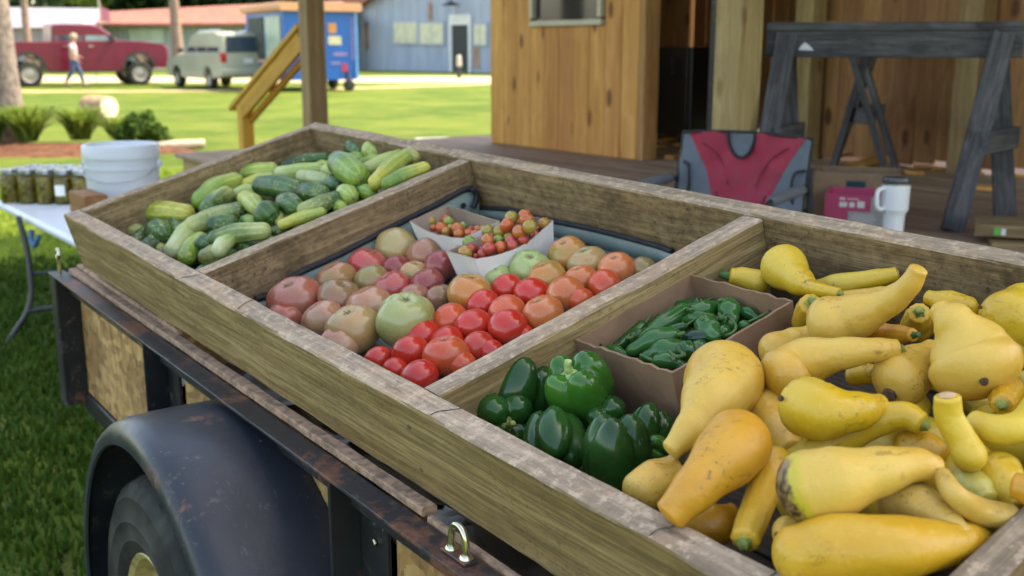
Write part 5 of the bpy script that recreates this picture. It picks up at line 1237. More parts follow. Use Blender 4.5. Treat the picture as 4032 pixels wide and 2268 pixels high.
sawhorse('dark saw horse set end on behind the tall one', cA_ - Vector((.07, .02, 0)), cB_, .8, ((g1.x, g1.y), (g2.x, g2.y)), ((g1.x + .10, g1.y + .30), (g2.x + .22, g2.y + .5)), lw=.125)
bl_ = at(2142 * KD, 47 * KD, 5.95)
tag(link('wood_block', mesh('wood_block', plank(.26, .12, .05, .004)), MAT['pine_dim'], None, Matrix.Translation(Vector((bl_.x, bl_.y, 1.465))) @ RZ(-.2)), 'brown board end resting on the saw horse at the back', 'board')
# white smear as a thin flake on the apron of the first saw horse
sm_ = at(2028 * KD, 118 * KD, 4.32)
o = [x for x in bpy.data.objects if x.name.startswith('saw_horse')][0]
link('paint_smear', mesh('paint_smear', ([(-.03, 0, -.012), (.03, 0, -.014), (.012, 0, .006), (-.006, 0, .018), (-.02, 0, .004)], [(0, 1, 2, 3, 4)])), MAT['smear'], o, Matrix.Translation(sm_) @ RZ(atan2((bB - bA).y, (bB - bA).x)))
# ------------------------------------------------------------------ lumber with a shop tag, scraps
MAT['tag_green'] = plain('green_tag', (.08, .38, .05), .5); MAT['tag_white'] = plain('white_tag', (.6, .62, .6), .5)
lp = at(2452 * KD, 585 * KD, 3.95)
LDx = Vector((.93, -.37, 0)).normalized(); LM = frame(Vector((lp.x, lp.y, DZ)), LDx, Vector((.37, .93, 0)).normalized(), UZ)
lz = lp.z - DZ
up_ = tag(link('lumber_board', mesh('lumber_board', plank(1.5, .24, .045, .003, x0=0)), MAT['lumber'], None, LM @ T(0, .12, lz + .01)), 'upper lumber board with a green and white tag', 'board', 'boards stacked at the deck edge')
link('tag', mesh('tag', box(.022, .001, .024, (.075, -.0015, lz + .008))), MAT['tag_green'], up_, LM); link('tag', mesh('tag', box(.016, .001, .024, (.096, -.0015, lz + .008))), MAT['tag_white'], up_, LM)
tag(link('lumber_board', mesh('lumber_board', plank(1.4, .26, .045, .003, x0=0)), MAT['lumber'], None, LM @ T(.05, .06, lz - .045) @ RZ(.06)), 'lower lumber board sticking out under the tagged one', 'board', 'boards stacked at the deck edge')
if lz - .07 > .01: tag(link('support_block', mesh('support_block', plank(.4, .22, max(lz - .069, .01), .003, x0=0)), MAT['lumber'], None, LM @ T(.3, .1, (lz - .069) / 2)), 'wood block under the stacked boards', 'board', 'boards stacked at the deck edge')
mm, sh = bar(on_z(2078 * KD, 446 * KD, DZ) + UZ * .02, on_z(2318 * KD, 388 * KD, DZ) + UZ * .05, .09, .03)
tag(link('loose_board', mesh('loose_board', sh), MAT['pine'], None, mm), 'pale loose board lying against the foot of the back wall', 'board')
rg = random.Random(8)  # doorway scraps stand in for sun patches through the wall slits
for k, (x, y) in enumerate(((1660, 358), (1690, 352), (1722, 356), (1700, 366), (1655, 372), (1735, 348), (1690, 398), (1725, 385), (2010, 428), (2260, 402), (2330, 425), (2375, 430), (2440, 445), (2475, 480), (2350, 395), (2540, 445), (2300, 440))):
    p = on_z(x * KD, y * KD, DZ)
    tag(link('wood_scrap_or_sun_patch', mesh('wood_scrap_or_sun_patch', plank(rg.uniform(.08, .2), rg.uniform(.03, .06), .022, .003)), MAT['pine'], None, Matrix.Translation(p + UZ * .013) @ RZ(rg.uniform(0, 3))), ('pale wood scrap standing in for a sun patch in the dark doorway' if x < 1800 else 'pale wood scrap at the foot of the back wall'), 'wood scrap', 'sun patch scraps in the doorway' if x < 1800 else 'wood scraps by the back wall')
# ------------------------------------------------------------------ folding table with jars and a bucket
TZ = .57
MAT['table'] = plain('white_table_plastic', (.60, .63, .66), .45, var=.04, bmp=.1)
MAT['table_leg'] = plain('dark_tube', (.02, .022, .026), .4)
tq = on_z(165 * KD, 592 * KD, TZ)
TBX = Vector((.6, -.8, 0)).normalized(); TBY = Vector((.8, .6, 0)).normalized()
TBM = frame(Vector((tq.x, tq.y, 0)), TBX, TBY, UZ)
tb = thing('folding_table', 'white plastic folding table on dark tube legs beside the trailer', 'table', mw=TBM)
link('table_top', mesh('table_top', plank(1.85, .74, .042, .014, x0=0)), MAT['table'], tb, TBM @ T(-1.32, .37, TZ - .021))
TBI = TBM.inverted()
dx = (TBI @ on_z(15 * KD, 868 * KD, 0)).x
def tpx(pts, dn=0.): return [TBI @ (at(x * KD, y * KD, t) + TBY * dn) for x, y, t in pts]
LEGP = [(46, 545, 5.02), (66, 620, 5.02), (76, 690, 5.01), (78, 745, 5.01), (66, 790, 5.0), (40, 830, 5.0), (15, 868, 4.985)]
link('leg', mesh('leg', tube(tpx(LEGP), .0135, n=40, m=10), smooth=True), MAT['table_leg'], tb, TBM)
link('leg', mesh('leg', tube(tpx(LEGP, .5), .0135, n=40, m=10), smooth=True), MAT['table_leg'], tb, TBM)
a_ = tpx([(70, 782, 5.0)])[0]; b_ = tpx([(70, 782, 5.0)], .5)[0]
link('cross_bar', mesh('cross_bar', tube([a_, b_], .012), smooth=True), MAT['table_leg'], tb, TBM)
a_ = tpx([(76, 690, 5.01)])[0]; b_ = tpx([(76, 690, 5.01)], .5)[0]
link('brace', mesh('brace', tube([a_, b_], .009), tube([(a_ + b_) / 2, (a_ + b_) / 2 + Vector((.12, 0, .02)), (a_ + b_) / 2 + Vector((.45, 0, TZ - .05 - a_.z))], .009, n=14), smooth=True), MAT['table_leg'], tb, TBM)
for s in (0, 1):
    link('leg', mesh('leg', tube([(.30, .12 + .5 * s, TZ - .045), (.28, .12 + .5 * s, TZ * .4), (.42, .12 + .5 * s, .008)], .0125, n=20), smooth=True), MAT['table_leg'], tb, TBM)
link('strap', mesh('strap', tube([(dx - .08, .0, TZ - .06), (dx - .06, -.01, TZ - .10), (dx + .0, -.01, TZ - .12), (dx + .05, .0, TZ - .07)], .012, n=16), smooth=True), plain('blue_strap', (.03, .12, .25), .6), tb, TBM)
# bucket
MAT['bucket'] = plain('white_bucket_plastic', (.50, .53, .57), .4, var=.03)
bp = at(303 * KD, 362 * KD, 4.6); BKT = Matrix.Translation(Vector((bp.x, bp.y, TZ + .001)))
bu = thing('plastic_bucket', 'white lidded plastic bucket on the folding table', 'bucket', mw=BKT)
hb = bp.z - TZ; rb_ = 187 * 4.6 / (FPX / KD) / 2
link('body', mesh('body', lathe([(rb_ * .86, 0), (rb_ * .88, .004), (rb_ * .955, hb * .72), (rb_ * .985, hb * .725), (rb_ * .985, hb * .76), (rb_ * .96, hb * .765), (rb_ * .965, hb * .85)], 48), auto=35), MAT['bucket'], bu, BKT)
link('lid', mesh('lid', lathe([(rb_ * .97, hb * .845), (rb_ * 1.0, hb * .85), (rb_ * 1.0, hb * .98), (rb_ * .97, hb), (rb_ * .90, hb), (rb_ * .88, hb * .965)], 48), auto=35), MAT['bucket'], bu, BKT)
link('handle', mesh('handle', tube([(-rb_ * 1.0, 0, hb * .78), (-rb_ * .8, -rb_ * .62, hb * .66), (0, -rb_ * 1.06, hb * .60), (rb_ * .8, -rb_ * .62, hb * .66), (rb_ * 1.0, 0, hb * .78)], .0022, n=30, m=6), smooth=True), MAT['steel_bare'], bu, BKT)
for s in (-1, 1): link('handle_lug', mesh('handle_lug', lathe([(.018, 0), (.018, .012), (.012, .016)], 14)), MAT['bucket'], bu, BKT @ T(s * rb_ * .97, 0, hb * .78) @ RY(s * pi / 2))
# pickle jars
def glass():
    m, nt, b = newmat('jar_glass'); setp(nt, b, rough=.05, trans=1., ior=1.15, color=(.93, .96, .93)); return m
MAT['glass'] = glass()
MAT['lid_metal'] = plain('silver_jar_lid', (.55, .56, .56), .3, .85)
def pickle():
    m, nt, b = newmat('pickle_slices'); v = coords(nt)
    vo = vor(nt, v, 55.); s = nd(nt, 'ShaderNodeSeparateColor', {0: vo.outputs['Color']}).outputs[0]
    c = ramp(nt, s, [(.0, (.05, .042, .008)), (.45, (.17, .125, .015)), (.8, (.28, .20, .03)), (1., (.12, .13, .025))])
    base(nt, b, c); setp(nt, b, rough=.35); return m
MAT['pickle'] = pickle()
jm_g = mesh('jar_glass', lathe([(.040, 0), (.045, .006), (.046, .125), (.040, .145), (.036, .150), (.036, .160)], 24), smooth=True)
jm_c = mesh('jar_contents', lathe([(.038, .004), (.0425, .010), (.0430, .122), (.037, .140)], 20), smooth=True)
jm_l = mesh('jar_lid', lathe([(.039, .150), (.040, .152), (.040, .172), (.037, .175)], 24), auto=40)
jm_b = mesh('jar_band', ([(.0466 * cos(a), .0466 * sin(a), z) for a in [-.6 + 1.2 * k / 8 for k in range(9)] for z in (.045, .10)], [(2 * k, 2 * k + 2, 2 * k + 3, 2 * k + 1) for k in range(8)]))
MAT['jar_label'] = plain('white_jar_label', (.72, .72, .70), .6)
jc = on_z(118 * KD, 512 * KD, TZ)
rowname = ('front', 'second', 'third')
for j in range(3):
    for i in range(5):
        p = Vector((jc.x, jc.y, TZ + .001)) + Vector((1, -.12, 0)) * (i - 2) * .097 + Vector((.25, .97, 0)) * j * .10
        jw = Matrix.Translation(p) @ RZ(-pi / 2 + .1 * ((i * 7 + j * 3) % 5 - 2))
        lab = 'pickle jar in the %s row, %s from the bucket' % (rowname[j], ('fifth', 'fourth', 'third', 'second', 'nearest')[i])
        if i == 4: lab = 'pickle jar nearest the bucket in the %s row' % rowname[j]
        o = thing('pickle_jar', lab, 'jar', group='pickle jars on the table', mw=jw)
        link('contents', jm_c, MAT['pickle'], o, jw); link('glass', jm_g, MAT['glass'], o, jw); link('lid', jm_l, MAT['lid_metal'], o, jw)
        if (i, j) in ((3, 0),): link('label', jm_b, MAT['jar_label'], o, jw)
wp = at(222 * KD, 497 * KD, 4.35)
wm = frame(Vector((wp.x, wp.y, TZ + .001)), TBX, TBY, UZ)
tag(link('wood_crate_end', mesh('wood_crate_end', plank(.22, .09, max(.05, wp.z - TZ + .02), .004)), MAT['pine_dim'], None, wm @ T(0, 0, max(.05, wp.z - TZ + .02) / 2)), 'short brown wood block on the table corner', 'wood block')
# ------------------------------------------------------------------ background: vehicles
def extrude_prof(prof, w, inset=.05, lay=(1, .0)):
    """side profile (x, z) extruded across y with softened edges"""
    cx = sum(p[0] for p in prof) / len(prof); cz = sum(p[1] for p in prof) / len(prof)
    n = len(prof); V, F = [], []
    layers = [(-w, inset), (-w + inset, 0), (w - inset, 0), (w, inset)]
    for y, ins in layers:
        for i, (x, z) in enumerate(prof):
            dx, dz = cx - x, cz - z; L = sqrt(dx * dx + dz * dz) or 1
            V.append((x + dx / L * ins, y, z + dz / L * ins))
    for l in range(3):
        for i in range(n):
            a, b = l * n + i, l * n + (i + 1) % n; F.append((a, b, b + n, a + n))
    F.append(tuple(reversed(range(n)))); F.append(tuple(range(3 * n, 4 * n)))
    return V, F
def arch(xc, zc, r, n=10): return [(xc + r * cos(a), zc + r * sin(a)) for a in [pi * k / n for k in range(n + 1)]]
def paint(name, col, rough=.3): return plain(name, col, rough, var=.05, scale=1., coat=.15, spec=.3)
MAT['maroon'] = paint('maroon_car_paint', (.14, .012, .03)); MAT['silver_green'] = paint('pale_sage_car_paint', (.34, .35, .27), .35)
MAT['car_glass'] = plain('tinted_car_glass', (.03, .05, .07), .05, var=.3, scale=1.); MAT['car_glass_light'] = plain('sky_painted_glass', (.16, .26, .28), .05, var=.3, scale=1.)  # paler glass has the sky's reflection put into its colour
MAT['chrome_car'] = plain('car_chrome', (.62, .62, .63), .15, 1.); MAT['trim_black'] = plain('black_trim', (.02, .02, .022), .5)
MAT['rim_alloy'] = plain('dusty_alloy', (.42, .37, .33), .4, .4); MAT['red_lens'] = plain('red_lens', (.38, .01, .02), .2); MAT['lamp_white'] = plain('clear_lamp', (.7, .7, .68), .15)
def car_wheel(parent, cm, x, y, r, w, side):
    m = cm @ T(x, y, r) @ RX(pi / 2 if side < 0 else -pi / 2)
    wl = link('wheel', None, None, parent, m)
    link('tyre', mesh('tyre', lathe([(r * .62, -w / 2), (r * .9, -w / 2), (r, -w * .36), (r, w * .36), (r * .9, w / 2), (r * .62, w / 2)], 28, cap=False), auto=35), MAT['rubber'], wl, m)
    link('rim', mesh('rim', lathe([(r * .63, -w * .3), (r * .63, w * .46), (r * .56, w * .42), (r * .48, w * .2), (r * .2, w * .34), (.01, w * .36)], 24, cap=False, f=lambda a, i: 1), auto=40), MAT['rim_alloy'], wl, m)
def quadp(pts): return (pts, [tuple(range(len(pts)))])
# pickup
ang = atan2(.54, .84); CMT = T(-15.5, 39.3, 0) @ RZ(ang)
tk = thing('pickup_truck', 'maroon crew cab pickup truck parked on the lawn', 'truck', mw=CMT)
A, R_ = 1.85, .53
low = [(2.86, .62), (2.9, .98), (2.90, 1.30), (2.78, 1.46), (2.0, 1.56), (1.28, 1.58), (-1.0, 1.54), (-3.05, 1.52), (-3.1, 1.1), (-3.05, .66)] + list(reversed(arch(-A, .60, R_))) + [(-1.2, .52), (1.2, .52)] + list(reversed(arch(A, .60, R_)))
low = [p for p in low]
link('body', mesh('body', extrude_prof(low, .99, .05), auto=30), MAT['maroon'], tk, CMT)
cabp = [(1.32, 1.50), (.62, 2.06), (.3, 2.14), (-.85, 2.13), (-1.0, 2.06), (-1.04, 1.50)]
link('cab', mesh('cab', extrude_prof(cabp, .88, .10), auto=30), MAT['maroon'], tk, CMT)
for s in (-1, 1):
    y = s * .885
    for nm, pts, mt in (('window', [(.98, 1.56), (.50, 1.98), (.10, 1.99), (.08, 1.56)], 'car_glass_light'), ('window', [(-.02, 1.56), (-.01, 1.99), (-.70, 1.97), (-.74, 1.56)], 'car_glass'), ('window', [(-.80, 1.56), (-.78, 1.93), (-.90, 1.90), (-.94, 1.56)], 'car_glass')):
        link(nm, mesh(nm, quadp([(a, y * (1 - .03 * (b - 1.56)), b) for a, b in (pts if s > 0 else reversed(pts))])), MAT[mt], tk, CMT)
    for x in (-A, A):
        fl_ = [(x + (R_ + .07) * cos(a), y * 1.125, .60 + (R_ + .07) * sin(a)) for a in [pi * k / 14 for k in range(15)]]; fi = [(x + (R_ - .03) * cos(a), y * 1.125, .60 + (R_ - .03) * sin(a)) for a in [pi * k / 14 for k in range(15)]]
        link('wheel_flare', mesh('wheel_flare', (fl_ + fi, [(k, k + 1, k + 16, k + 15) for k in range(14)])), MAT['trim_black'], tk, CMT)
        car_wheel(tk, CMT, x, s * .86, .43, .28, s)
    link('door_handle', mesh('door_handle', box(.16, .03, .03, (.22, s * .995, 1.38)),), MAT['chrome_car'], tk, CMT); link('door_handle', mesh('door_handle', box(.16, .03, .03, (-.62, s * .995, 1.38))), MAT['chrome_car'], tk, CMT)
    link('mirror', mesh('mirror', box(.14, .16, .2, (.95, s * 1.02, 1.66))), MAT['trim_black'], tk, CMT)
    link('door_seam', mesh('door_seam', box(.012, .008, .85, (.04, s * .991, 1.06))), MAT['trim_black'], tk, CMT); link('door_seam', mesh('door_seam', box(.012, .008, .85, (1.05, s * .991, 1.06))), MAT['trim_black'], tk, CMT); link('door_seam', mesh('door_seam', box(.012, .008, .85, (-.98, s * .991, 1.06))), MAT['trim_black'], tk, CMT)
    link('headlight', mesh('headlight', box(.18, .34, .22, (2.80, s * .76, 1.15))), MAT['lamp_white'], tk, CMT)
    link('running_board', mesh('running_board', box(2.3, .16, .05, (0, s * .98, .50))), MAT['trim_black'], tk, CMT)
link('windshield', mesh('windshield', quadp([(1.26, -.72, 1.58), (1.26, .72, 1.58), (.62, .66, 2.05), (.62, -.66, 2.05)])), MAT['car_glass'], tk, CMT)
link('bumper', mesh('bumper', plank(1.96, .22, .26, .05)), MAT['chrome_car'], tk, CMT @ T(2.93, 0, .68) @ RZ(pi / 2)); link('grille', mesh('grille', box(.06, 1.1, .42, (2.90, 0, 1.10))), MAT['chrome_car'], tk, CMT)
link('bumper', mesh('bumper', plank(1.9, .16, .2, .04)), MAT['chrome_car'], tk, CMT @ T(-3.14, 0, .66) @ RZ(pi / 2))
link('roof_lamp', mesh('roof_lamp', plank(.35, .25, .12, .03)), MAT['lamp_white'], tk, CMT @ T(.35, 0, 2.16))
# minivan seen from behind
ang2 = atan2(.80, -.60); CMV = T(-10.0, 37.3, 0) @ RZ(ang2)
van = thing('minivan', 'pale sage minivan with a red tail light parked beside the pickup', 'minivan', mw=CMV)
vp = [(2.35, .38), (2.42, .72), (2.25, .95), (1.45, 1.08), (.75, 1.16), (-2.45, 1.16), (-2.52, .95), (-2.5, .42)] + list(reversed(arch(-1.45, .36, .40))) + [(-.9, .34), (.9, .34)] + list(reversed(arch(1.45, .36, .40)))
link('body', mesh('body', extrude_prof(vp, .95, .06), auto=30), MAT['silver_green'], van, CMV)
vc = [(.95, 1.12), (.10, 1.74), (-.3, 1.82), (-2.0, 1.84), (-2.32, 1.72), (-2.46, 1.12)]
link('cab', mesh('cab', extrude_prof(vc, .84, .09), auto=30), MAT['silver_green'], van, CMV)
for s in (-1, 1):
    y = s * .845
    for pts in ([(.62, 1.2), (.02, 1.66), (-.22, 1.70), (-.24, 1.2)], [(-.32, 1.2), (-.32, 1.71), (-1.12, 1.72), (-1.14, 1.2)], [(-1.22, 1.2), (-1.22, 1.72), (-2.05, 1.70), (-2.2, 1.2)]):
        link('window', mesh('window', quadp([(a, y * (1 - .04 * (b - 1.2)), b) for a, b in (pts if s > 0 else reversed(pts))])), MAT['car_glass'], van, CMV)
    for x in (-1.45, 1.45): car_wheel(van, CMV, x, s * .83, .33, .22, s)
    link('tail_light', mesh('tail_light', box(.10, .20, .30, (-2.47, s * .82, 1.02))), MAT['red_lens'], van, CMV)
    link('mirror', mesh('mirror', box(.12, .14, .14, (.80, s * .98, 1.24))), MAT['trim_black'], van, CMV)
    link('roof_rack', mesh('roof_rack', tube([(-.2, s * .7, 1.86), (-2.1, s * .7, 1.88)], .02)), MAT['chrome_car'], van, CMV)
link('rear_window', mesh('rear_window', quadp([(-2.475, .70, 1.2), (-2.475, -.70, 1.2), (-2.36, -.64, 1.68), (-2.36, .64, 1.68)])), MAT['car_glass'], van, CMV)
link('bumper', mesh('bumper', plank(1.86, .14, .24, .05)), MAT['silver_green'], van, CMV @ T(-2.52, 0, .55) @ RZ(pi / 2))
link('number_plate', mesh('number_plate', box(.01, .32, .16, (-2.535, 0, .92))), MAT['lamp_white'], van, CMV)
# blue concession trailer
MAT['blue'] = paint('bright_blue_paint', (.004, .105, .38), .4); MAT['orange_trim'] = plain('orange_awning_trim', (.62, .30, .16), .6, var=.08)
MAT['hatch'] = plain('pale_hatch', (.34, .42, .34), .4, var=.15, scale=2.); MAT['hatch_dark'] = plain('dark_green_panel', (.06, .07, .05), .8, var=.6, scale=5.)  # second hatch panel is a dark mottled green
c0 = Vector((-6.9, 33.3, 0)); fx = Vector((.87, .5, 0)).normalized(); fy = Vector((-fx.y, fx.x, 0))
FM = frame(c0, fx, fy, UZ)
fd = thing('food_trailer', 'blue concession trailer with orange roof trim on the lawn', 'trailer', mw=FM)
FW, FL_, FZ0, FZ1 = 2.35, 3.9, .35, 2.45
link('body', mesh('body', plank(FL_, FW, FZ1 - FZ0, .05, x0=0)), MAT['blue'], fd, FM @ T(FW / 2, 0, (FZ0 + FZ1) / 2) @ RZ(pi / 2))
link('roof_trim', mesh('roof_trim', plank(FL_ + .3, FW + .3, .26, .06, x0=-.15)), MAT['orange_trim'], fd, FM @ T(FW / 2, 0, FZ1 + .10) @ RZ(pi / 2))
link('corner_trim', mesh('corner_trim', box(.08, .06, FZ1 - FZ0 - .05, (FW - .03, -.02, (FZ0 + FZ1) / 2))), plain('light_blue_trim', (.10, .30, .62), .4), fd, FM)
link('hatch', mesh('hatch', box(.03, 1.5, 1.3, (-.02, 1.0, 1.62))), MAT['hatch'], fd, FM); link('hatch', mesh('hatch', box(.03, 1.6, 1.3, (-.02, 2.75, 1.62))), MAT['hatch_dark'], fd, FM)
link('counter', mesh('counter', box(.3, 1.4, .06, (-.17, 1.0, .92))), MAT['orange_trim'], fd, FM)
MAT['decal_cream'] = plain('cream_decal', (.62, .55, .34), .6); MAT['decal_orange'] = plain('orange_decal', (.60, .24, .06), .6); MAT['decal_red'] = plain('red_decal', (.40, .03, .06), .6); MAT['decal_mauve'] = plain('mauve_lettering', (.22, .16, .36), .6)
for mt, x, z, w, h in (('decal_cream', 1.62, 1.55, .42, .26), ('decal_orange', 1.55, 1.92, .26, .30), ('decal_mauve', 1.78, 1.13, .46, .10), ('decal_mauve', 1.62, .86, .3, .08), ('decal_red', 1.92, .72, .18, .26), ('decal_mauve', 2.2, 1.6, .07, 1.3)):
    link('decal', mesh('decal', box(w, .012, h, (x, -.012, z))), MAT[mt], fd, FM)
for s in (0, 1): car_wheel(fd, FM @ RZ(pi / 2), 1.9, -.12 - s * (FW - .24), .3, .2, 1 if s == 0 else -1)
link('jack_wheel', mesh('jack_wheel', lathe([(.14, -.06), (.18, -.05), (.18, .05), (.14, .06)], 18), auto=40), MAT['rubber'], fd, FM @ T(FW - .35, -.12, .18) @ RX(pi / 2)); link('jack_post', mesh('jack_post', tube([(FW - .35, -.05, .2), (FW - .35, -.05, .6)], .04)), MAT['steel'], fd, FM)
# ------------------------------------------------------------------ barns
def corrugated(name, a, b_, rust=.0, s=9., warm=(.24, .11, .06)):
    m, nt, b = newmat(name); v = coords(nt, rand=False)
    n = noi(nt, v, .6, 5, .6); vs = nd(nt, 'ShaderNodeVectorMath', {0: v, 1: (2.2, 2.2, .25)}, operation='MULTIPLY').outputs[0]
    c = mixc(nt, rng(nt, noi(nt, vs, 1., 4), .3, .7), a, b_)
    c = mixc(nt, mth(nt, 'MULTIPLY', rng(nt, noi(nt, vs, .7, 5, .7), .60, .72), rust), c, warm)
    base(nt, b, c); setp(nt, b, rough=.55, metal=.0)
    return m
MAT['tin_blue'] = corrugated('pale_blue_tin', (.27, .32, .42), (.35, .40, .50), .7); MAT['tin_rust'] = corrugated('rusted_roof_tin', (.24, .085, .05), (.31, .12, .075), .3)
MAT['tin_grey'] = corrugated('grey_green_tin', (.22, .26, .26), (.28, .32, .32), .2); MAT['lav'] = corrugated('lavender_grey_tin', (.20, .19, .22), (.25, .24, .27), .1)
def ribbed(w, h, pitch=.30, dep=.03, top=None):
    """corrugated sheet w x h in the xz plane, facing -y; top(x) gives its height"""
    n = int(w / pitch * 4); V, F = [], []
    for i in range(n + 1):
        x = w * i / n; y = dep * (1 if i % 4 in (1, 2) else 0)
        V += [(x, -y, 0), (x, -y, top(x) if top else h)]
    for i in range(n): F.append((2 * i, 2 * i + 2, 2 * i + 3, 2 * i + 1))
    return V, F
bc = Vector((-9.5, 66.5, 0)); gx = Vector((8.1, -7.3, 0)).normalized(); gy = Vector((-gx.y, gx.x, 0))
GM = frame(bc, gx, gy, UZ)
barn = thing('metal_barn', 'pale blue corrugated barn with rusty stains, cream windows and an open door', 'barn', mw=GM)
GW = 20.; gt = lambda x: 3.55 + .36 * min(x, GW - x)
link('gable_wall', mesh('gable_wall', ribbed(GW, 0, top=gt)), MAT['tin_blue'], barn, GM)
link('side_wall', mesh('side_wall', xf(ribbed(24, 3.3), RZ(pi / 2))), MAT['tin_grey'], barn, GM)
pk_ = gt(GW / 2)
link('roof', mesh('roof', ([(-.5, -.6, 3.16), (GW / 2, -.6, pk_ + .08), (GW / 2, 24, pk_ + .08), (-.5, 24, 3.16), (GW + .5, -.6, 3.16), (GW + .5, 24, 3.16)], [(0, 1, 2, 3), (1, 4, 5, 2)])), MAT['tin_rust'], barn, GM)
link('rake_trim', mesh('rake_trim', (lambda q: q[1])(bar((-.6, -.62, 3.45), (GW / 2, -.62, pk_ + .25), .06, .75))), MAT['tin_rust'], barn, GM @ bar((-.6, -.62, 3.45), (GW / 2, -.62, pk_ + .25), .06, .75)[0])
MAT['cream_pane'] = plain('cream_window_panel', (.60, .56, .40), .6, var=.12, scale=3.)  # plain cream colour of the barn window panes
MAT['dark_open'] = plain('dark_doorway', (.05, .05, .05), .9)
def barn_u(px, py):
    p = on_plane(px * KD, py * KD, bc, gy); return (p - bc).dot(gx), p.z
for x0, x1, y0, y1 in ((995, 1052, 56, 108), (1060, 1118, 58, 110), (1196, 1226, 62, 112)):
    ua, za = barn_u(x0, y1); ub, zb2 = barn_u(x1, y0)
    wf = link('window', mesh('window', box(ub - ua + .2, .1, zb2 - za + .2, ((ua + ub) / 2, -.06, (za + zb2) / 2))), MAT['tin_blue'], barn, GM)
    for k in range(2): link('pane', mesh('pane', box((ub - ua) / 2 - .06, .06, zb2 - za, (ua + (ub - ua) * (.25 + .5 * k), -.10, (za + zb2) / 2))), MAT['cream_pane'], wf, GM)
ua, za = barn_u(1141, 172); ub, zb2 = barn_u(1182, 62)
dr = link('door', mesh('door', box(ub - ua, .06, zb2 - .05, ((ua + ub) / 2, -.06, zb2 / 2))), MAT['dark_open'], barn, GM)
MAT['white_frame'] = plain('white_door_frame', (.66, .66, .68), .5)
link('door_frame', mesh('door_frame', box(.18, .12, zb2, (ua - .09, -.1, zb2 / 2)), box(.18, .12, zb2, (ub + .09, -.1, zb2 / 2)), box(ub - ua + .36, .12, .55, ((ua + ub) / 2, -.1, zb2 + .27))), MAT['white_frame'], dr, GM)
link('barn_lamp', mesh('barn_lamp', tube([((ua + ub) / 2, -.1, zb2 + 1.8), ((ua + ub) / 2, -.6, zb2 + 1.9), ((ua + ub) / 2, -.8, zb2 + 1.2)], .05, n=12), xf(lathe([(.12, .2), (.55, 0), (.5, 0)], 16), T((ua + ub) / 2, -.8, zb2 + 1.0))), MAT['trim_black'], barn, GM)
for px, w in ((925, .35), (1085, .3), (1200, .4)):
    uu_, _ = barn_u(px, 100); link('rust_streak', mesh('rust_streak', box(w, .02, 1.6, (uu_, -.045, 1.0 + (px % 3)))), plain('rust_stain', (.34, .20, .14), .8, var=.4, scale=2.), barn, GM)
# long low barn with the rusty red roof
LB = frame(Vector((-25.2, 63.5, 0)), Vector((1, .06, 0)).normalized(), Vector((-.06, 1, 0)).normalized(), UZ)
lb = thing('long_barn', 'long low barn with a rusty red roof behind the vehicles', 'barn', mw=LB)
link('front_wall', mesh('front_wall', ribbed(16, 2.75)), MAT['tin_grey'], lb, LB)
link('roof', mesh('roof', ([(-.6, -.8, 2.65), (16.2, -.8, 2.72), (16.2, 4, 4.2), (8, 4, 3.85), (-.6, 3, 3.35)], [(0, 1, 2, 3, 4)]), ([(-.6, -.8, 2.5), (16.2, -.8, 2.56), (16.2, -.8, 2.72), (-.6, -.8, 2.65)], [(0, 1, 2, 3)])), MAT['tin_rust'], lb, LB)
link('end_wall', mesh('end_wall', xf(ribbed(10, 2.7), RZ(pi / 2))), MAT['tin_grey'], lb, LB)
link('window', mesh('window', box(2.0, .1, .8, (4.1, -.08, 2.0))), MAT['hatch'], lb, LB); link('door', mesh('door', box(1.3, .1, 2.0, (8.2, -.08, 1.0))), MAT['lav'], lb, LB)
GB_ = frame(Vector((-34, 58, 0)), Vector((1, .1, 0)).normalized(), Vector((-.1, 1, 0)).normalized(), UZ)
gbn = thing('grey_shed', 'low lavender grey metal shed behind the pickup bed', 'shed', mw=GB_)
link('wall', mesh('wall', ribbed(11.5, 2.4)), MAT['lav'], gbn, GB_)
link('roof', mesh('roof', ([(-.4, -.5, 2.35), (11.8, -.5, 2.35), (11.2, 4, 3.5), (-.4, 4, 3.6)], [(0, 1, 2, 3)])), MAT['lav'], gbn, GB_)
# ------------------------------------------------------------------ far trees, poles, flag
def blobs(h0, h1, r, n, seed):
    g = random.Random(seed); out = []
    for k in range(n):
        a = g.uniform(0, 6.3); d = r * sqrt(g.random()) * .75; out.append((d * cos(a), d * sin(a), g.uniform(h0, h1), r * g.uniform(.35, .6), r * g.uniform(.35, .6), r * g.uniform(.3, .5)))
    return out
FAR = [(-37, 76, 5.5, 'leaf_dark', 'dark tree above the lavender shed, farthest from the flag'), (-31, 80, 3.2, 'leaf_light', 'light green tree between dark ones above the pickup bed'), (-27, 82, 5.5, 'leaf_dark', 'dark tree above the pickup cab'), (-20.5, 84, 6., 'leaf_dark', 'dark tree beside the flag'), (-13.5, 86, 6., 'leaf_dark', 'dark tree above the minivan'), (-45, 84, 6., 'leaf', 'green tree at the edge beyond the lavender shed'), (-6, 92, 6., 'leaf_dark', 'dark tree above the rusty roof'), (-24, 95, 7, 'leaf', 'mid green tree far behind the flag')]
for i, (x, y, r, mt, lab) in enumerate(FAR):
    tree('far_tree', lab, (x, y, 0), 9, .3, blobs(2.0, 10, r, 16, i + 40), 5200, .55, MAT[mt], MAT['bark'], 60 + i, limbs=False, group='trees behind the barns')
tree('pine_tree', 'slender bare trunk rising behind the pickup bed', at(67 * KD, 105 * KD, 44)[:2] + (0,) if False else (at(67 * KD, 105 * KD, 44).x, at(67 * KD, 105 * KD, 44).y, 0), 12, .15, blobs(7.5, 12, 2.2, 7, 3), 2500, .3, MAT['leaf'], MAT['bark_warm'], 5, lean=(.2, 0))
pp_ = at(447 * KD, 105 * KD, 42)
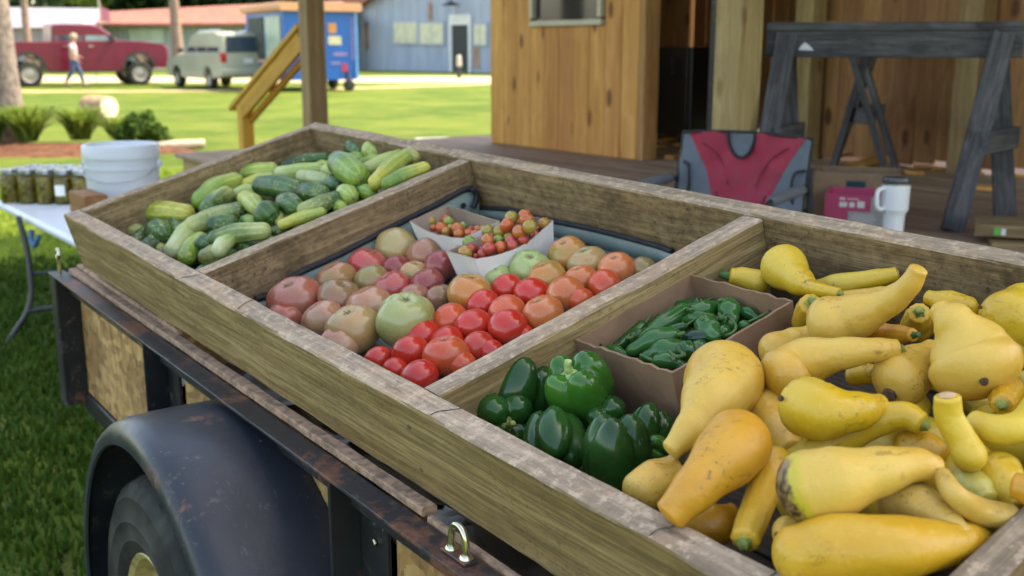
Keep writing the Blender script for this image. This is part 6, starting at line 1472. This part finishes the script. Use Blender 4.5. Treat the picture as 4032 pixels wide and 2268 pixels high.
tree('pine_tree', 'straight brown trunk between pickup and minivan', (pp_.x, pp_.y, 0), 13, .2, blobs(8, 13, 2.4, 7, 9), 2500, .3, MAT['leaf'], MAT['bark_warm'], 6, lean=(-.25, 0))
fp = at(252 * KD, 40 * KD, 58); FGM = T(fp.x, fp.y, 0)
fg = thing('flag_pole', 'small pink flag on a thin pole above the pickup cab', 'flag', mw=FGM)
link('pole', mesh('pole', tube([(0, 0, 0), (0, 0, 5.2)], .04)), MAT['chrome_car'], fg, FGM)
link('flag', mesh('flag', ([(.04 + .5 * i / 6, .05 * sin(i), z) for i in range(7) for z in (2.75 - .12 * i / 6, 3.5 - .22 * i / 6)], [(2 * i, 2 * i + 2, 2 * i + 3, 2 * i + 1) for i in range(6)])), plain('pink_flag_cloth', (.55, .18, .24), .8), fg, FGM)
# hydrant post by the path
hp = on_z(1155 * KD, 197 * KD, 0); HM = T(hp.x, hp.y, 0)
hy = thing('marker_post', 'short dark post with a pale cap by the gravel path', 'post', mw=HM)
link('post', mesh('post', lathe([(.10, 0), (.09, .05), (.085, .5), (.10, .52)], 12)), MAT['trim_black'], hy, HM); link('cap', mesh('cap', lathe([(.11, .52), (.12, .60), (.10, .95), (.03, 1.02)], 12)), plain('pale_cap', (.42, .40, .33), .6), hy, HM)
# ------------------------------------------------------------------ yard: big trunk, flower bed, log, plants
tree('yard_tree', 'thick grey trunk at the edge of the flower bed', (-7.08, 15.2, 0), 9, .21, blobs(7.5, 10, 2.6, 10, 14), 5000, .22, MAT['leaf'], MAT['bark'], 9, lean=(-.25, .2))
def mound(name, c, rx, ry, h, mat, seed):
    v, f = [], []
    for i in range(17):
        for k in range(32):
            r = i / 16; a = 2 * pi * k / 32; w = 1 + .18 * mnoise.noise(Vector((cos(a) * 1.5, sin(a) * 1.5, seed)))
            v.append((c[0] + rx * r * w * cos(a), c[1] + ry * r * w * sin(a), h * (1 - r * r) + .03 * mnoise.noise(Vector((r * 9 * cos(a), r * 9 * sin(a), seed))) * (1 - r) - .02 * r))
    for i in range(16):
        for k in range(32):
            a, b = i * 32 + k, i * 32 + (k + 1) % 32; f.append((a, b, b + 32, a + 32))
    return structure(link(name, mesh(name, (v, f), smooth=True), mat))
mound('flower_bed_ground', (-6.3, 14.3), 2.2, .95, .10, MAT['mulch'], 1.)
mound('flower_bed_ground', (-4.75, 14.2), .7, .35, .06, MAT['mulch'], 2.)
def grassy_plant(name, label, p, n, h, spread, mat, seed, cat='plant', w=.03):
    g = random.Random(seed); V, F = [], []
    for k in range(n):
        a = g.uniform(0, 6.3); L = h * g.uniform(.7, 1.2); sp_ = spread * g.uniform(.4, 1.1); x0, y0 = g.uniform(-.1, .1), g.uniform(-.1, .1)
        b0 = len(V); px_, py_ = -sin(a) * w, cos(a) * w
        for s, wd_ in ((0, .6), (.35, 1.), (.7, .8), (1., .05)):
            x = x0 + cos(a) * sp_ * s ** 1.3; y = y0 + sin(a) * sp_ * s ** 1.3; z = L * (s * 1.25 - .45 * s * s * s)
            V += [(x - px_ * wd_, y - py_ * wd_, z), (x + px_ * wd_, y + py_ * wd_, z)]
        for i in range(3): F.append((b0 + 2 * i, b0 + 2 * i + 1, b0 + 2 * i + 3, b0 + 2 * i + 2))
    o = thing(name, label, cat, p, 'plants in the flower bed')
    link('leaves', mesh('leaves', (V, F)), mat, o, WM[o.name]); return o
grassy_plant('lily_clump', 'light green strap leaved clump beside the grey trunk', (-6.55, 14.6, .1), 300, .55, .6, MAT['leaf_light'], 1, w=.014)
grassy_plant('lily_clump', 'bright arching clump right of the trunk, nearer the log', (-5.95, 14.9, .1), 280, .5, .55, MAT['leaf_light'], 2, w=.014)
grassy_plant('lily_clump', 'low green clump in front of the cut log', (-5.5, 15.2, .08), 220, .36, .5, MAT['leaf_light'], 3, w=.012)
grassy_plant('lily_clump', 'dark strap leaved clump at the foot of the trunk', (-7.0, 14.5, .1), 220, .45, .45, MAT['leaf_light'], 5, w=.014)
sh_ = thing('round_shrub', 'small dark green shrub at the right end of the flower bed', 'shrub', (-5.02, 14.6, .05)); link('stem', mesh('stem', tube([(0, 0, -.05), (.02, 0, .3)], .02)), MAT['bark'], sh_, WM[sh_.name])
link('crown', crown_mesh('crown', [(0, 0, .22, .2, .2, .18), (.2, .05, .16, .15, .15, .12), (-.22, -.05, .17, .14, .14, .14), (.08, .1, .36, .09, .09, .12), (-.1, 0, .34, .08, .08, .1), (.3, 0, .08, .12, .12, .07)], 1300, .05, 7), MAT['leaf'], sh_, WM[sh_.name])
MAT['cut_wood'] = plain('pale_cut_wood', (.62, .50, .38), .8, var=.2, scale=8.); MAT['bark_tan'] = plain('tan_bark', (.36, .23, .13), .9, var=.35, scale=10., bmp=.6)
lgp = on_z(252 * KD, 300 * KD, 0); LG = frame(Vector((lgp.x, lgp.y, 0)), Vector((.86, -.5, 0)).normalized(), Vector((.5, .86, 0)).normalized(), UZ)
lg = thing('cut_log', 'short thick log with a pale sawn end on the lawn', 'log', mw=LG)
link('bark', mesh('bark', sweep([(-.32, 0, .22), (0, 0, .225), (.28, 0, .22)], [.22, .23, .22], n=10, m=20, cap=(.02, .02), capn=1, f=lambda s, a: 1 + .06 * mnoise.noise(Vector((cos(a) * 2, sin(a) * 2, s * 3))))[0], auto=50), MAT['bark_tan'], lg, LG)
link('sawn_end', mesh('sawn_end', lathe([(.205, 0), (.2, .012), (.001, .014)], 20)), MAT['cut_wood'], lg, LG @ T(.283, 0, .22) @ RY(pi / 2))
eg = on_z(455 * KD, 376 * KD, 0)
tag(link('edging_log', mesh('edging_log', sweep([(eg.x - .32, eg.y - .12, .05), (eg.x, eg.y, .06), (eg.x + .28, eg.y + .12, .07)], [.06, .07, .06], n=8, m=12, cap=(.3, .3), capn=2)[0], smooth=True), plain('weathered_pale_log', (.46, .34, .25), .85, var=.25, scale=9.)), 'pale weathered log edging the flower bed', 'log')
wsl = on_z(1095 * KD, 359 * KD, 0)
tag(link('paving_slab', mesh('paving_slab', plank(.5, .4, .06, .01)), plain('pale_concrete', (.55, .52, .47), .8), None, T(wsl.x, wsl.y, .03) @ RZ(.4)), 'pale concrete slab on the lawn beside the deck', 'slab')
# things by the pickup
cn = on_z(52 * KD, 200 * KD, 0); CNM = T(cn.x + .1, cn.y - 1.2, 0)
co = thing('traffic_cone', 'orange traffic cone by the rear wheel of the pickup', 'cone', mw=CNM); MAT['cone'] = plain('orange_plastic', (.75, .24, .02), .5)
link('cone', mesh('cone', lathe([(.16, .04), (.13, .2), (.05, .62), (.04, .64)], 20), smooth=True), MAT['cone'], co, CNM); link('base', mesh('base', plank(.4, .4, .04, .01)), MAT['cone'], co, CNM @ T(0, 0, .02))
cn = on_z(118 * KD, 204 * KD, 0)
tag(link('orange_ball', mesh('orange_ball', lathe([(.02, .0), (.16, .06), (.2, .18), (.16, .30), (.02, .36)], 16), smooth=True), MAT['cone'], None, T(cn.x, cn.y - .8, 0)), 'orange ball on the grass under the pickup', 'ball')
mk = on_z(280 * KD, 208 * KD, 0); MKM = T(mk.x, mk.y - 1.5, 0)
mo = thing('stake_marker', 'red orange round reflector on a thin stake beside the pickup', 'marker', mw=MKM)
link('stake', mesh('stake', tube([(0, 0, 0), (.03, 0, .6)], .012)), MAT['trim_black'], mo, MKM); link('reflector', mesh('reflector', lathe([(.01, -.02), (.13, -.02), (.14, 0), (.13, .02), (.01, .02)], 18)), plain('red_reflector', (.60, .10, .06), .4), mo, MKM @ T(.03, -.02, .68) @ RX(pi / 2))
# ------------------------------------------------------------------ walking person
def skin_mesh(name, J, E, root=0, sub=2):
    me = bpy.data.meshes.new(name); me.from_pydata([j[:3] for j in J], E, []); o = bpy.data.objects.new(name, me); COL.objects.link(o)
    md = o.modifiers.new('skin', 'SKIN'); md.use_smooth_shade = True
    for i, sv in enumerate(me.skin_vertices[0].data): sv.radius = J[i][3] if isinstance(J[i][3], tuple) else (J[i][3], J[i][3]); sv.use_root = (i == root)
    sb = o.modifiers.new('sub', 'SUBSURF'); sb.levels = sub; sb.render_levels = sub
    dg = bpy.context.evaluated_depsgraph_get(); r = bpy.data.meshes.new_from_object(o.evaluated_get(dg)); r.name = name
    bpy.data.objects.remove(o); return r
J = [(0, 0, .96, .13), (.01, 0, 1.12, .13), (.02, 0, 1.30, .15), (.02, 0, 1.44, .09), (.05, 0, 1.52, .055), (.07, 0, 1.60, .085), (.075, 0, 1.69, .095), (.07, 0, 1.755, .055),
     (.0, .19, 1.40, .06), (-.06, .24, 1.15, .045), (.08, .24, .94, .036), (.14, .23, .88, .03),
     (.0, -.19, 1.40, .06), (.02, -.24, 1.14, .045), (.20, -.20, 1.02, .036), (.27, -.18, 1.01, .03),
     (0, .09, .90, .095), (.16, .10, .52, .068), (.26, .10, .12, .045), (.38, .11, .04, .04),
     (0, -.09, .90, .095), (-.06, -.10, .52, .068), (-.30, -.10, .18, .045), (-.24, -.10, .06, .04)]
Ed = [(0, 1), (1, 2), (2, 3), (3, 4), (4, 5), (5, 6), (6, 7), (2, 8), (8, 9), (9, 10), (10, 11), (2, 12), (12, 13), (13, 14), (14, 15), (0, 16), (16, 17), (17, 18), (18, 19), (0, 20), (20, 21), (21, 22), (22, 23)]
pe = on_z(190 * KD, 209 * KD, 0); PEM = T(pe.x * .897, pe.y * .897, 0) @ RZ(.25)
MAT['skin'] = plain('skin', (.45, .26, .19), .55, var=.06); MAT['shirt'] = plain('white_shirt', (.46, .44, .42), .8, var=.05); MAT['jeans'] = plain('blue_jeans', (.05, .08, .16), .85, var=.2); MAT['hair'] = plain('sandy_grey_hair', (.40, .31, .22), .8); MAT['shoe'] = plain('dark_shoe', (.06, .045, .04), .6)
per = thing('person', 'person in white shirt and blue jeans walking beside the pickup', 'person', mw=PEM)
fing = []
for (hx, hy, hz, dx_, dz_) in ((.15, .23, .865, .3, -.9), (.285, -.18, 1.005, .95, -.1)):
    for k in range(5):
        ln = (.045, .07, .075, .07, .055)[k]; oy = (k - 2) * .014
        fing.append(sweep([(hx, hy + oy, hz), (hx + dx_ * ln * .6, hy + oy * 1.2, hz + dz_ * ln * .6), (hx + dx_ * ln * .8 + .012, hy + oy * 1.2, hz + dz_ * ln)], [.009, .008], n=4, m=6, cap=(.5, .8), capn=2)[0])
bodym = skin_mesh('body', J, Ed)
link('body', bodym, MAT['skin'], per, PEM)
link('fingers', mesh('fingers', *fing, smooth=True), MAT['skin'], per, PEM)
link('face', mesh('face', sweep([(.16, 0, 1.675), (.185, 0, 1.655)], [.014, .018], n=3, m=8, cap=(.8, .8), capn=2)[0], xf(lathe([(.004, -.01), (.022, -.006), (.022, .006), (.004, .01)], 10), T(.07, .095, 1.66) @ RX(pi / 2)), xf(lathe([(.004, -.01), (.022, -.006), (.022, .006), (.004, .01)], 10), T(.07, -.095, 1.66) @ RX(pi / 2)), smooth=True), MAT['skin'], per, PEM)
SJ = [(0, 0, .93, .145), (.01, 0, 1.10, .145), (.02, 0, 1.30, .165), (.02, 0, 1.44, .10), (.0, .19, 1.40, .075), (-.045, .23, 1.22, .065), (.0, -.19, 1.40, .075), (.015, -.23, 1.22, .065)]
link('shirt', skin_mesh('shirt', SJ, [(0, 1), (1, 2), (2, 3), (2, 4), (4, 5), (2, 6), (6, 7)]), MAT['shirt'], per, PEM)
PJ = [(0, 0, .97, .14), (0, .09, .88, .108), (.16, .10, .52, .082), (.25, .10, .14, .066), (0, -.09, .88, .108), (-.06, -.10, .52, .082), (-.29, -.10, .20, .066)]
link('jeans', skin_mesh('jeans', PJ, [(0, 1), (1, 2), (2, 3), (0, 4), (4, 5), (5, 6)]), MAT['jeans'], per, PEM)
link('hair', mesh('hair', xf(lathe([(.118, -.03), (.124, .02), (.112, .075), (.07, .112), (.005, .122)], 20, cap=False), T(.055, 0, 1.69)), smooth=True), MAT['hair'], per, PEM)
for fx_, fy_, fz_ in ((.33, .105, .04), (-.25, -.10, .06)): link('shoe', mesh('shoe', sweep([(fx_ - .10, fy_, fz_), (fx_, fy_, fz_ + .005), (fx_ + .11, fy_, fz_ - .01)], [.045, .05, .038], n=6, m=10, cap=(.6, .8), capn=3)[0], smooth=True), MAT['shoe'], per, PEM)
